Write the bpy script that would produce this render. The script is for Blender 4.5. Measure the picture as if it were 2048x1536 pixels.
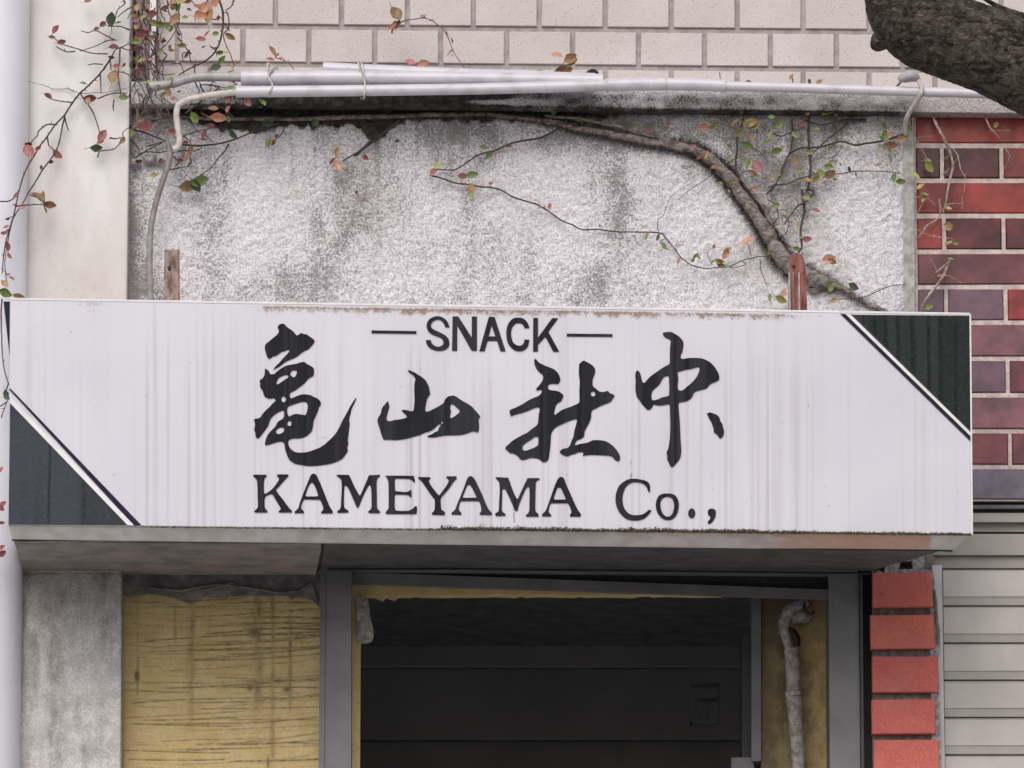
import bpy, bmesh, math, random
import numpy as np
from mathutils import Vector, Matrix
from mathutils.geometry import tessellate_polygon

S = bpy.context.scene
for _o in list(bpy.data.objects): bpy.data.objects.remove(_o)

# ---------------------------------------------------------------- camera, sky, sun, exposure
F = 16000.0; ELEV = math.radians(12.0); DIST = F * 0.85e-3; Z0 = 4.35
CAM = Vector((0.0, -DIST * math.cos(ELEV), Z0 - DIST * math.sin(ELEV)))
cd = bpy.data.cameras.new('camera'); cam = bpy.data.objects.new('camera', cd); S.collection.objects.link(cam)
cam.location = CAM; cam.rotation_euler = (math.pi / 2 + ELEV, 0, 0)
cd.sensor_width = 36; cd.lens = F / 2048 * 36; cd.clip_start = 0.1; cd.clip_end = 2000
S.camera = cam
S.render.resolution_x = 1024; S.render.resolution_y = 768

w = bpy.data.worlds.new('World'); S.world = w; w.use_nodes = True
wn = w.node_tree; wn.nodes.clear()
sky = wn.nodes.new('ShaderNodeTexSky'); sky.sky_type = 'NISHITA'; sky.sun_disc = False
SUN_EL, SUN_AZ = math.radians(42), math.radians(190)      # high, in front of the facade, slightly left
sky.sun_elevation = SUN_EL; sky.sun_rotation = SUN_AZ; sky.dust_density = 4; sky.air_density = 1; sky.ozone_density = 1
hs = wn.nodes.new('ShaderNodeHueSaturation'); hs.inputs['Saturation'].default_value = 0.52
bg = wn.nodes.new('ShaderNodeBackground'); bg.inputs[1].default_value = 0.15
wo = wn.nodes.new('ShaderNodeOutputWorld')
wn.links.new(sky.outputs[0], hs.inputs['Color']); wn.links.new(hs.outputs[0], bg.inputs[0]); wn.links.new(bg.outputs[0], wo.inputs[0])
sl = bpy.data.lights.new('sun', 'SUN'); sl.energy = 0.85; sl.angle = math.radians(35); sl.color = (1.0, 0.952, 0.995)
so = bpy.data.objects.new('sun', sl); S.collection.objects.link(so)
sd = Vector((math.sin(SUN_AZ) * math.cos(SUN_EL), math.cos(SUN_AZ) * math.cos(SUN_EL), math.sin(SUN_EL)))
so.rotation_euler = sd.to_track_quat('Z', 'Y').to_euler(); so.location = (0, -3, 9)
S.view_settings.view_transform = 'Standard'; S.view_settings.look = 'None'
S.view_settings.gamma = 1; S.view_settings.use_curve_mapping = False
S.view_settings.exposure = 0.06

# ---------------------------------------------------------------- helpers
RND = random.Random(7)
FW = Vector((0, math.cos(ELEV), math.sin(ELEV))); UP = Vector((0, -math.sin(ELEV), math.cos(ELEV)))
def W(px, py, d=0.0):
    """point of the facade, d metres in front of the stucco plane"""
    r = FW + Vector((1, 0, 0)) * ((px - 1024) / F) + UP * ((768 - py) / F)
    return CAM + r * ((-d - CAM.y) / r.y)
def WX(px, d=0.0, py=768): return W(px, py, d).x
def WZ(py, d=0.0): return W(1024, py, d).z
MM = 0.00085
def lerp(x, xs, ys): return float(np.interp(x, xs, ys))

def link(o, parent=None):
    S.collection.objects.link(o)
    if parent is not None:
        o.parent = parent
        o.matrix_parent_inverse = parent.matrix_world.inverted() if parent.matrix_world != Matrix() else Matrix()
    return o
def thing(name, label, cat, loc=(0, 0, 0), group=None):
    o = bpy.data.objects.new(name, None); o.location = loc; o.empty_display_size = 0.05
    S.collection.objects.link(o); o.matrix_world = Matrix.Translation(loc)
    o['label'] = label; o['category'] = cat
    if group: o['group'] = group
    return o
def tag(o, label=None, cat=None, group=None, kind=None):
    for k, v in (('label', label), ('category', cat), ('group', group), ('kind', kind)):
        if v: o[k] = v
    return o
def mk(name, verts, faces, mat, parent=None, smooth=False):
    me = bpy.data.meshes.new(name); me.from_pydata([tuple(v) for v in verts], [], faces); me.update()
    if mat: me.materials.append(mat)
    if smooth: me.polygons.foreach_set('use_smooth', [True] * len(me.polygons))
    o = bpy.data.objects.new(name, me)
    return link(o, parent)

class MB:
    def __init__(s): s.v = []; s.f = []; s.sm = []
    def add(s, v, f, sm=False):
        n = len(s.v); s.v += [tuple(p) for p in v]; s.f += [tuple(i + n for i in q) for q in f]; s.sm += [sm] * len(f)
    def box(s, a, b):
        x0, y0, z0 = a; x1, y1, z1 = b
        s.add([(x0, y0, z0), (x1, y0, z0), (x1, y1, z0), (x0, y1, z0), (x0, y0, z1), (x1, y0, z1), (x1, y1, z1), (x0, y1, z1)],
              [(0, 1, 5, 4), (1, 2, 6, 5), (2, 3, 7, 6), (3, 0, 4, 7), (4, 5, 6, 7), (3, 2, 1, 0)])
    def hexa(s, fr, bk):
        """fr, bk: four corners tl,tr,br,bl front and back"""
        s.add(list(fr) + list(bk), [(3, 2, 1, 0), (4, 5, 6, 7), (0, 1, 5, 4), (1, 2, 6, 5), (2, 3, 7, 6), (3, 0, 4, 7)])
    def tube(s, pts, rad, n=8, caps=True):
        pts = [Vector(p) for p in pts]
        if not hasattr(rad, '__len__'): rad = [rad] * len(pts)
        up = Vector((0.13, 1, 0.07)).normalized(); ring = []
        prev = None
        for i, p in enumerate(pts):
            t = (pts[min(i + 1, len(pts) - 1)] - pts[max(i - 1, 0)])
            if t.length < 1e-9: t = Vector((1, 0, 0))
            t.normalize()
            u = up - t * up.dot(t) if prev is None else prev - t * prev.dot(t)
            if u.length < 1e-5: u = Vector((0, 0, 1)) - t * t.z
            u.normalize(); prev = u; v = t.cross(u)
            ring.append([p + (u * math.cos(2 * math.pi * k / n) + v * math.sin(2 * math.pi * k / n)) * rad[i] for k in range(n)])
        vs = [q for r in ring for q in r]; fs = []
        for i in range(len(pts) - 1):
            for k in range(n): fs.append((i * n + k, i * n + (k + 1) % n, (i + 1) * n + (k + 1) % n, (i + 1) * n + k))
        s.add(vs, fs, True)
        if caps:
            s.add(ring[0], [tuple(range(n))[::-1]]); s.add(ring[-1], [tuple(range(n))])
    def build(s, name, mat, parent=None):
        me = bpy.data.meshes.new(name); me.from_pydata(s.v, [], s.f); me.update()
        if mat: me.materials.append(mat)
        me.polygons.foreach_set('use_smooth', s.sm)
        return link(bpy.data.objects.new(name, me), parent)

def cr(pts, sub=4):
    """Catmull-Rom through points (any dimension)"""
    P = [np.array(p, float) for p in pts]; out = []
    for i in range(len(P) - 1):
        p0 = P[max(i - 1, 0)]; p1 = P[i]; p2 = P[i + 1]; p3 = P[min(i + 2, len(P) - 1)]
        for k in range(sub):
            t = k / sub
            out.append(0.5 * ((2 * p1) + (-p0 + p2) * t + (2 * p0 - 5 * p1 + 4 * p2 - p3) * t * t + (-p0 + 3 * p1 - 3 * p2 + p3) * t ** 3))
    out.append(P[-1]); return out
def smooth_loop(pts, corner=62, sub=3):
    P = [np.array(p, float) for p in pts]; n = len(P); sharp = []
    for i in range(n):
        a = P[i] - P[i - 1]; b = P[(i + 1) % n] - P[i]
        ang = math.degrees(abs(math.atan2(a[0] * b[1] - a[1] * b[0], a.dot(b))))
        sharp.append(ang > corner)
    out = []
    for i in range(n):
        p1 = P[i]; p2 = P[(i + 1) % n]
        m1 = np.zeros(2) if sharp[i] else (p2 - P[i - 1]) * 0.5
        m2 = np.zeros(2) if sharp[(i + 1) % n] else (P[(i + 2) % n] - p1) * 0.5
        L = np.linalg.norm(p2 - p1)
        if sharp[i]: m1 = (p2 - p1)
        if sharp[(i + 1) % n]: m2 = (p2 - p1)
        for m in (m1, m2):
            l = np.linalg.norm(m)
            if l > 1.3 * L: m *= 1.3 * L / l
        for k in range(sub):
            t = k / sub; t2 = t * t; t3 = t2 * t
            out.append((2 * t3 - 3 * t2 + 1) * p1 + (t3 - 2 * t2 + t) * m1 + (-2 * t3 + 3 * t2) * p2 + (t3 - t2) * m2)
    return out
def outline(name, loops, fd, thick, mat, parent):
    """extruded outline with holes; loops in photo pixels, fd(px,py)=distance in front of stucco"""
    L3 = [[Vector((p[0], p[1], 0)) for p in lp] for lp in loops]
    tris = tessellate_polygon(L3)
    flat = [p for lp in L3 for p in lp]; n = len(flat)
    fr = [W(p.x, p.y, fd(p.x, p.y)) for p in flat]; bk = [v + Vector((0, thick, 0)) for v in fr]
    faces = []
    for t in tris:
        a, b, c = (fr[i] for i in t)
        nrm = (b - a).cross(c - a)
        faces.append(tuple(t) if nrm.y < 0 else tuple(t)[::-1])
    o = 0
    for lp in L3:
        m = len(lp)
        for i in range(m):
            a = o + i; b = o + (i + 1) % m; faces.append((a, b, b + n, a + n))
        o += m
    return mk(name, fr + bk, faces, mat, parent)

# ---- numpy noise
def _lat(seed): return np.random.RandomState(seed).rand(256, 256)
_LC = {}
def vnoise(X, Y, seed=0):
    if seed not in _LC: _LC[seed] = _lat(seed)
    L = _LC[seed]; xi = np.floor(X).astype(int); yi = np.floor(Y).astype(int); fx = X - xi; fy = Y - yi
    fx = fx * fx * (3 - 2 * fx); fy = fy * fy * (3 - 2 * fy)
    a = L[yi & 255, xi & 255]; b = L[yi & 255, (xi + 1) & 255]; c = L[(yi + 1) & 255, xi & 255]; d = L[(yi + 1) & 255, (xi + 1) & 255]
    return (a * (1 - fx) + b * fx) * (1 - fy) + (c * (1 - fx) + d * fx) * fy
def fbm(X, Y, oct=4, seed=0):
    s = 0; a = 0.5; t = 0
    for k in range(oct): s = s + a * vnoise(X * 2 ** k, Y * 2 ** k, seed + k); t += a; a *= 0.5
    return s / t
def sstep(a, b, x): t = np.clip((x - a) / (b - a), 0, 1); return t * t * (3 - 2 * t)
def blob(X, Y, x, y, rx, ry, p=1.0): return np.exp(-(((X - x) / rx) ** 2 + ((Y - y) / ry) ** 2) ** p)
def seg(X, Y, x0, y0, x1, y1, wd):
    dx, dy = x1 - x0, y1 - y0; t = np.clip(((X - x0) * dx + (Y - y0) * dy) / (dx * dx + dy * dy), 0, 1)
    return np.exp(-(((X - x0 - t * dx) ** 2 + (Y - y0 - t * dy) ** 2) / wd ** 2))

def patch(name, q, fd, step, attrs, mat, parent=None, disp=None, back=0.0, smooth=True):
    """fine grid on a facade surface. q = tl,tr,br,bl in photo px; attrs {name: f(X,Y)}; disp f(X,Y) metres towards viewer"""
    q = np.array(q, float)
    nx = max(1, int(max(abs(q[1][0] - q[0][0]), abs(q[2][0] - q[3][0])) / step)); ny = max(1, int(max(abs(q[3][1] - q[0][1]), abs(q[2][1] - q[1][1])) / step))
    u = np.linspace(0, 1, nx + 1); v = np.linspace(0, 1, ny + 1); U, V = np.meshgrid(u, v)
    X = (q[0][0] * (1 - U) + q[1][0] * U) * (1 - V) + (q[3][0] * (1 - U) + q[2][0] * U) * V
    Y = (q[0][1] * (1 - U) + q[1][1] * U) * (1 - V) + (q[3][1] * (1 - U) + q[2][1] * U) * V
    d = fd(X, Y) if callable(fd) else np.full_like(X, fd)
    rx = (X - 1024) / F; ru = (768 - Y) / F
    ry = FW.y + ru * UP.y; rz = FW.z + ru * UP.z
    t = (-d - CAM.y) / ry
    if disp is not None: dd = disp(X, Y)
    else: dd = 0
    co = np.stack([CAM.x + rx * t, CAM.y + ry * t - dd, CAM.z + rz * t], -1).reshape(-1, 3)
    n = co.shape[0]
    idx = np.arange(n).reshape(ny + 1, nx + 1)
    quads = np.stack([idx[1:, :-1], idx[1:, 1:], idx[:-1, 1:], idx[:-1, :-1]], -1).reshape(-1, 4)
    if back > 0:   # closed slab
        rim = np.concatenate([idx[0, :], idx[1:, -1], idx[-1, -2::-1], idx[-2:0:-1, 0]])
        m = len(rim); bco = co[rim].copy(); bco[:, 1] += back; co = np.concatenate([co, bco])
        bi = np.arange(n, n + m); nxt = np.roll(np.arange(m), -1)
        side = np.stack([rim, rim[nxt], bi[nxt], bi], -1)
        quads = np.concatenate([quads, side])
    me = bpy.data.meshes.new(name)
    me.vertices.add(len(co)); me.vertices.foreach_set('co', co.astype(np.float32).ravel())
    nf = len(quads); me.loops.add(nf * 4); me.polygons.add(nf)
    me.loops.foreach_set('vertex_index', quads.astype(np.int32).ravel())
    me.polygons.foreach_set('loop_start', np.arange(0, nf * 4, 4, dtype=np.int32))
    me.polygons.foreach_set('loop_total', np.full(nf, 4, dtype=np.int32))
    sm = np.full(nf, smooth); sm[nx * ny:] = False
    me.polygons.foreach_set('use_smooth', sm)
    me.update(calc_edges=True)
    for k, f in attrs.items():
        a = me.attributes.new(k, 'FLOAT', 'POINT'); val = np.clip(np.broadcast_to(f(X, Y), X.shape), 0, 1).reshape(-1)
        if len(co) > n: val = np.concatenate([val, val[rim]])
        a.data.foreach_set('value', val.astype(np.float32))
    me.materials.append(mat)
    return link(bpy.data.objects.new(name, me), parent)

# ---------------------------------------------------------------- materials
class NT:
    def __init__(s, name, rough=0.7, spec=0.5, metallic=0.0):
        s.m = bpy.data.materials.new(name); s.m.use_nodes = True; s.t = s.m.node_tree; s.n = s.t.nodes
        s.b = s.n['Principled BSDF']; s.b.inputs['Roughness'].default_value = rough
        s.b.inputs['Specular IOR Level'].default_value = spec; s.b.inputs['Metallic'].default_value = metallic
        g = s.n.new('ShaderNodeNewGeometry'); s.pos = g.outputs['Position']
    def lk(s, a, b): s.t.links.new(a, b)
    def setv(s, inp, v):
        if hasattr(v, 'is_output') or isinstance(v, bpy.types.NodeSocket): s.lk(v, inp)
        elif isinstance(v, (tuple, list)) and len(v) == 3 and inp.type == 'RGBA': inp.default_value = (*v, 1)
        else: inp.default_value = v
    def mapped(s, sc=(1, 1, 1)):
        m = s.n.new('ShaderNodeMapping'); m.inputs['Scale'].default_value = sc; s.lk(s.pos, m.inputs['Vector']); return m.outputs[0]
    def noise(s, scale, detail=3, rough=0.5, sc=(1, 1, 1), dist=0):
        n = s.n.new('ShaderNodeTexNoise'); n.inputs['Scale'].default_value = scale; n.inputs['Detail'].default_value = detail
        n.inputs['Roughness'].default_value = rough; n.inputs['Distortion'].default_value = dist
        s.lk(s.mapped(sc), n.inputs['Vector']); return n.outputs['Fac']
    def voro(s, scale, sc=(1, 1, 1)):
        n = s.n.new('ShaderNodeTexVoronoi'); n.inputs['Scale'].default_value = scale; s.lk(s.mapped(sc), n.inputs['Vector']); return n.outputs['Distance']
    def attr(s, name):
        n = s.n.new('ShaderNodeAttribute'); n.attribute_name = name; return n.outputs['Fac']
    def rnd(s): return s.n.new('ShaderNodeObjectInfo').outputs['Random']
    def ramp(s, v, a, b, lo=0.0, hi=1.0):
        n = s.n.new('ShaderNodeMapRange'); n.interpolation_type = 'SMOOTHSTEP'
        for k, x in zip(('Value', 'From Min', 'From Max', 'To Min', 'To Max'), (v, a, b, lo, hi)): s.setv(n.inputs[k], x)
        return n.outputs[0]
    def math(s, op, a, b=0.0, c=0.0):
        n = s.n.new('ShaderNodeMath'); n.operation = op; s.setv(n.inputs[0], a); s.setv(n.inputs[1], b); s.setv(n.inputs[2], c); return n.outputs[0]
    def mix(s, f, a, b, mode='MIX'):
        n = s.n.new('ShaderNodeMix'); n.data_type = 'RGBA'; n.blend_type = mode
        s.setv(n.inputs[0], f); s.setv(n.inputs[6], a); s.setv(n.inputs[7], b); return n.outputs[2]
    def col(s, c): s.setv(s.b.inputs['Base Color'], c)
    def rough(s, v): s.setv(s.b.inputs['Roughness'], v)
    def bump(s, h, dist=0.002, st=1.0):
        n = s.n.new('ShaderNodeBump'); n.inputs['Distance'].default_value = dist; n.inputs['Strength'].default_value = st
        s.lk(h, n.inputs['Height']); s.lk(n.outputs[0], s.b.inputs['Normal'])

def simple(name, c, rough=0.6, var=0.12, scale=60, bump=0.0, spec=0.5, metallic=0.0, dark=None, objvar=0.0):
    m = NT(name, rough, spec, metallic)
    f = m.noise(scale, 4, 0.6)
    c2 = dark or tuple(x * (1 - var * 2.2) for x in c)
    col = m.mix(m.ramp(f, 0.3, 0.7), c2, c)
    if objvar:
        h = m.n.new('ShaderNodeHueSaturation'); m.lk(m.ramp(m.rnd(), 0, 1, 1 - objvar, 1 + objvar), h.inputs['Value']); m.lk(col, h.inputs['Color']); col = h.outputs[0]
    m.col(col)
    if bump: m.bump(m.noise(scale * 4, 4, 0.6), bump)
    return m.m

# beige speckled facade tile
m = NT('beige_tile', 0.55)
sp = m.voro(250, (1, 1, 0.75)); sp2 = m.noise(900, 2, 0.5)
dots = m.math('MULTIPLY', m.ramp(sp, 0.10, 0.24, 1, 0), m.ramp(m.noise(110, 2), 0.42, 0.55))
c = m.mix(m.ramp(m.noise(9, 4), 0.35, 0.7), (0.53, 0.475, 0.455), (0.60, 0.545, 0.53))
c = m.mix(m.ramp(m.rnd(), 0, 1, 0.0, 0.30), c, (0.54, 0.48, 0.445))
c = m.mix(m.ramp(sp2, 0.42, 0.60, 0.22, 0.0), c, (0.25, 0.21, 0.19))
c = m.mix(m.math('MULTIPLY', dots, 0.9), c, (0.17, 0.135, 0.12))
m.col(c); m.bump(m.noise(380, 3), 0.0012, 0.7); M_TILE = m.m
M_GROUT = simple('tile_grout', (0.40, 0.36, 0.355), 0.9, 0.15, 45, 0.001)

# stucco: white rough render, pits full of black lichen where 'stain' is high
m = NT('rough_stucco', 0.92, 0.2)
st = m.attr('stain'); ms = m.attr('moss'); warm = m.attr('warm')
n1 = m.noise(290, 3, 0.65); n2 = m.noise(62, 4, 0.6); n3 = m.noise(620, 2, 0.6)
grain = m.math('ADD', m.math('MULTIPLY', n1, 0.6), m.math('MULTIPLY', n3, 0.4))
spk = m.math('ADD', m.math('MULTIPLY', grain, 0.85), m.math('MULTIPLY', n2, 0.15))
thr = m.math('MULTIPLY_ADD', st, 0.36, 0.302)
pit = m.ramp(m.math('SUBTRACT', thr, spk), -0.085, 0.09)
base = m.mix(m.ramp(n1, 0.38, 0.60), (0.53, 0.51, 0.53), (0.80, 0.78, 0.81))
base = m.mix(m.math('MULTIPLY', st, 0.36), base, (0.38, 0.36, 0.36))
base = m.mix(warm, base, (0.36, 0.29, 0.26))
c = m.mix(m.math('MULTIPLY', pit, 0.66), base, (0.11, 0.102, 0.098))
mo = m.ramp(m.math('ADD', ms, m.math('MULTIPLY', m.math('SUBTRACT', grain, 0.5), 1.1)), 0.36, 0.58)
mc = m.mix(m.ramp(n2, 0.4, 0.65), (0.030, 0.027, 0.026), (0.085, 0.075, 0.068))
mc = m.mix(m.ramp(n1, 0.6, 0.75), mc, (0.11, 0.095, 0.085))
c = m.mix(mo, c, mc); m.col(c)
hh = m.math('ADD', m.math('MULTIPLY', n1, 0.9), m.math('MULTIPLY', n2, 0.35)); m.bump(hh, 0.0042, 1.0); M_STUCCO = m.m

# plain concrete with attribute-driven dirt and painted shade (grey) and cream coat
m = NT('pier_render', 0.85, 0.25)
d = m.attr('dirt_shade'); cl = m.attr('cream')
n1 = m.noise(300, 3, 0.6); n2 = m.noise(40, 5, 0.6); n4 = m.noise(14, 4, 0.6, (1, 1, 0.35))
cream = m.mix(m.ramp(n4, 0.35, 0.7), (0.62, 0.59, 0.56), (0.69, 0.675, 0.66))
cream = m.mix(m.ramp(m.noise(120, 3), 0.60, 0.72, 0, 0.25), cream, (0.45, 0.41, 0.39))
gry = m.mix(m.ramp(n2, 0.3, 0.7), (0.62, 0.60, 0.585), (0.84, 0.82, 0.82))
gry = m.mix(m.ramp(n1, 0.4, 0.65), m.mix(0.35, gry, (0.25, 0.23, 0.21)), gry)
b = m.mix(cl, gry, cream)
dd = m.math('MULTIPLY', d, m.ramp(m.math('ADD', n1, m.math('MULTIPLY', n2, 0.6)), 0.5, 1.0, 1.0, 0.65))
m.col(m.mix(dd, b, m.mix(cl, (0.19, 0.175, 0.16), (0.30, 0.25, 0.215)))); m.bump(m.math('MULTIPLY', m.math('SUBTRACT', 1.0, cl), n1), 0.0025, 0.8); M_PIER = m.m

# sign acrylic
m = NT('white_acrylic', 0.38, 0.5)
d = m.attr('streak'); g = m.attr('grime'); gr = m.attr('green')
n1 = m.noise(240, 4, 0.65); n2 = m.noise(600, 2)
base = m.mix(m.ramp(m.noise(6, 3), 0.3, 0.7), (0.56, 0.552, 0.608), (0.60, 0.592, 0.643))
c = m.mix(m.math('MULTIPLY', d, 0.55), base, (0.31, 0.285, 0.29))
gg = m.ramp(m.math('ADD', g, m.math('MULTIPLY', m.math('SUBTRACT', n1, 0.5), 1.3)), 0.30, 0.85)
c = m.mix(gg, c, (0.23, 0.155, 0.115))
g2 = m.ramp(m.math('ADD', gr, m.math('MULTIPLY', m.math('SUBTRACT', n1, 0.5), 1.2)), 0.35, 0.7)
c = m.mix(g2, c, (0.05, 0.035, 0.028))
fl = m.ramp(m.noise(95, 2, 0.5), 0.735, 0.78, 0, 0.6); c = m.mix(fl, c, (0.33, 0.27, 0.24))
m.col(c); m.rough(m.ramp(n1, 0.3, 0.7, 0.32, 0.5)); M_ACR = m.m

# cut vinyl lettering, washed by rain
def drips(m, xs):
    sx = m.n.new('ShaderNodeSeparateXYZ'); m.lk(m.pos, sx.inputs[0]); t = None
    for x, wd in xs:
        wob = m.math('MULTIPLY', m.math('SUBTRACT', m.noise(14, 2), 0.5), 0.006)
        dx = m.math('ABSOLUTE', m.math('SUBTRACT', m.math('ADD', sx.outputs[0], wob), WX(x, 0.36)))
        p = m.ramp(dx, wd * MM * .35, wd * MM, 1, 0); t = p if t is None else m.math('MAXIMUM', t, p)
    return t
m = NT('black_vinyl', 0.65, 0.14)
n = m.noise(36, 4, 0.6, (1, 1, 0.03)); n2 = m.noise(500, 2)
c = m.mix(m.ramp(n, 0.40, 0.62), (0.010, 0.010, 0.013), (0.026, 0.026, 0.031))
c = m.mix(m.math('MULTIPLY', drips(m, [(576, 4), (611, 4), (529, 3), (1083, 4), (1115, 3), (1158, 4), (1350, 5), (1288, 4), (1030, 3), (1376, 3)]), .7), c, (0.004, 0.004, 0.005))
c = m.mix(m.ramp(n2, 0.55, 0.75, 0, 0.3), c, (0.07, 0.06, 0.07)); m.col(c); M_VINYL = m.m
for nm_, k_ in (('corner_vinyl', 0.66), ('corner_vinyl_dark', 0.52)):
  m = NT(nm_, 0.5, 0.22 if k_ > .6 else 0.10)
  if 1:
    n = m.noise(20, 3, 0.55, (1, 1, 0.04), 0.2); n2 = m.noise(160, 4)
    c = m.mix(m.ramp(n, 0.42, 0.56), (0.030 * k_, 0.038 * k_, (0.050 if k_ > .6 else .038) * k_), (0.048 * k_, 0.058 * k_, (0.080 if k_ > .6 else .058) * k_))
    c = m.mix(m.math('MULTIPLY', drips(m, [(101, 4), (171, 5), (1728, 3), (1752, 5), (1772, 6), (1797, 5), (1826, 8), (1858, 5), (1882, 7), (1912, 4)]), .85), c, (0.008, 0.009, 0.009))
    c = m.mix(m.ramp(n2, 0.45, 0.75, 0, 0.35), c, (0.09 * k_, 0.10 * k_, 0.105 * k_)); m.col(c);
    if k_ > .6: M_CORNER = m.m
    else: M_CORNERD2 = m.m
m = NT('navy_stripe', 0.6, 0.12); m.col(m.mix(m.ramp(m.noise(70, 3), .3, .7), (0.012, 0.012, 0.028), (0.020, 0.020, 0.042))); M_NAVY = m.m
M_CORNERD = M_CORNERD2

# aluminium / painted flange with rust
m = NT('sign_flange_metal', 0.6, 0.4)
r = m.attr('rust'); n1 = m.noise(90, 4, 0.6, (0.35, 1, 1)); n2 = m.noise(400, 3)
base = m.mix(m.ramp(m.noise(30, 4), 0.3, 0.7), (0.66, 0.62, 0.59), (0.82, 0.79, 0.78))
rr = m.ramp(m.math('ADD', r, m.math('MULTIPLY', m.math('SUBTRACT', n1, 0.5), 1.0)), 0.25, 0.75)
c = m.mix(m.math('MULTIPLY', rr, 0.8), base, m.mix(m.ramp(n2, .4, .6), (0.70, 0.36, 0.30), (0.74, 0.48, 0.32)))
m.col(c); m.bump(n2, 0.0006); M_FLANGE = m.m
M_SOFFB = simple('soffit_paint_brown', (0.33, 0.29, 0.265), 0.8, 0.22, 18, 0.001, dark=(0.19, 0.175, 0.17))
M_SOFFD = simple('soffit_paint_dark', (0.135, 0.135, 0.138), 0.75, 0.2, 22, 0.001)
M_SIGNFRAME = simple('white_enamel', (0.74, 0.72, 0.73), 0.35, 0.06, 40)
M_BLACK = simple('dark_steel', (0.03, 0.03, 0.033), 0.6, 0.2, 60)

# pvc
m = NT('white_pvc', 0.33, 0.5)
n = m.noise(24, 4, 0.6); n2 = m.noise(300, 3)
c = m.mix(m.ramp(n, 0.42, 0.75), (0.55, 0.53, 0.57), (0.42, 0.395, 0.415)); c = m.mix(m.ramp(n2, 0.62, 0.75, 0, 0.4), c, (0.3, 0.26, 0.24))
m.col(c); M_PVC = m.m
M_DRAIN = simple('drainpipe_pvc', (0.69, 0.69, 0.745), 0.35, 0.03, 8)
M_FLEX = simple('grey_conduit', (0.40, 0.385, 0.39), 0.5, 0.15, 60)
M_CABLE = simple('sheathed_cable', (0.29, 0.25, 0.245), 0.6, 0.2, 60, 0.0005)
M_CORD = simple('pale_cord', (0.60, 0.56, 0.50), 0.7, 0.15, 120)
M_CAULK = simple('edge_mortar', (0.42, 0.42, 0.40), 0.9, 0.2, 70, 0.0015)
# rust
m = NT('rusty_steel', 0.85, 0.3)
n = m.noise(120, 5, 0.65, (1, 1, 0.35)); n2 = m.noise(420, 3)
c = m.mix(m.ramp(n, 0.35, 0.65), (0.12, 0.075, 0.06), (0.31, 0.245, 0.215)); c = m.mix(m.ramp(n2, .55, .75, 0, .45), c, (0.22, 0.10, 0.07))
m.col(c); m.bump(n2, 0.001); M_RUST = m.m
m = NT('red_rusty_steel', 0.8, 0.3)
n = m.noise(90, 5, 0.65, (1, 1, 0.3)); c = m.mix(m.ramp(n, 0.35, 0.65), (0.12, 0.035, 0.03), (0.30, 0.12, 0.10)); m.col(c); m.bump(n, 0.001); M_RRUST = m.m

# glazed purple tiles: colours vary tile by tile (vertex attribute)
def glazed(name, c1, c2):
    m = NT(name, 0.3, 0.36)
    n = m.noise(13, 4, 0.6); n2 = m.noise(500, 2)
    c = m.mix(m.ramp(n, 0.32, 0.68), tuple(x * .62 for x in c1), tuple(x * 1.12 for x in c2)); c = m.mix(m.ramp(m.noise(150, 5, .7), .52, .75, 0, .4), c, tuple(x * 0.4 for x in c1)); c = m.mix(m.ramp(m.noise(5, 4), .45, .75, 0, .08), c, (0.25, 0.2, 0.2))
    m.col(c); m.rough(m.ramp(m.noise(60, 3), 0.3, 0.7, 0.2, 0.42)); m.bump(m.noise(30, 2), 0.001, 0.35); return m.m
M_G = {'R': glazed('glazed_red', (0.19, 0.022, 0.022), (0.28, 0.034, 0.026)), 'D': glazed('glazed_maroon_dark', (0.06, 0.012, 0.015), (0.12, 0.020, 0.024)),
       'P': glazed('glazed_maroon', (0.115, 0.028, 0.038), (0.16, 0.042, 0.05)), 'M': glazed('glazed_mauve', (0.15, 0.062, 0.085), (0.20, 0.078, 0.095)),
       'V': glazed('glazed_violet', (0.105, 0.06, 0.09), (0.15, 0.075, 0.10)), 'B': glazed('glazed_blue_grey', (0.12, 0.10, 0.145), (0.15, 0.125, 0.175))}
M_GROUT2 = simple('pale_grout', (0.60, 0.52, 0.47), 0.9, 0.15, 90, 0.001)

# red door bricks
m = NT('red_brick', 0.8, 0.3)
n = m.noise(20, 4, 0.6); n2 = m.noise(350, 3)
c = m.mix(m.ramp(n, 0.3, 0.7), (0.66, 0.155, 0.145), (0.74, 0.20, 0.155)); c = m.mix(m.ramp(n2, .42, .62, .35, 0), c, (0.33, 0.075, 0.06))
c = m.mix(m.ramp(m.rnd(), 0, 1, 0, 0.3), c, (0.70, 0.22, 0.13)); c = m.mix(m.ramp(m.noise(55, 5, .7), .56, .74, 0, .5), c, (0.30, 0.12, 0.10)); c = m.mix(m.ramp(m.noise(8, 3), .5, .8, 0, .3), c, (0.55, 0.30, 0.26)); m.col(c); m.bump(m.noise(120, 5, .7), 0.0025); M_BRICK = m.m
M_JOINT = simple('dark_joint', (0.26, 0.245, 0.225), 0.95, 0.25, 120, 0.0015)
M_WHITEMORTAR = simple('white_mortar', (0.60, 0.57, 0.56), 0.95, 0.25, 150, 0.004, dark=(0.25, 0.22, 0.21))

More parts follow.
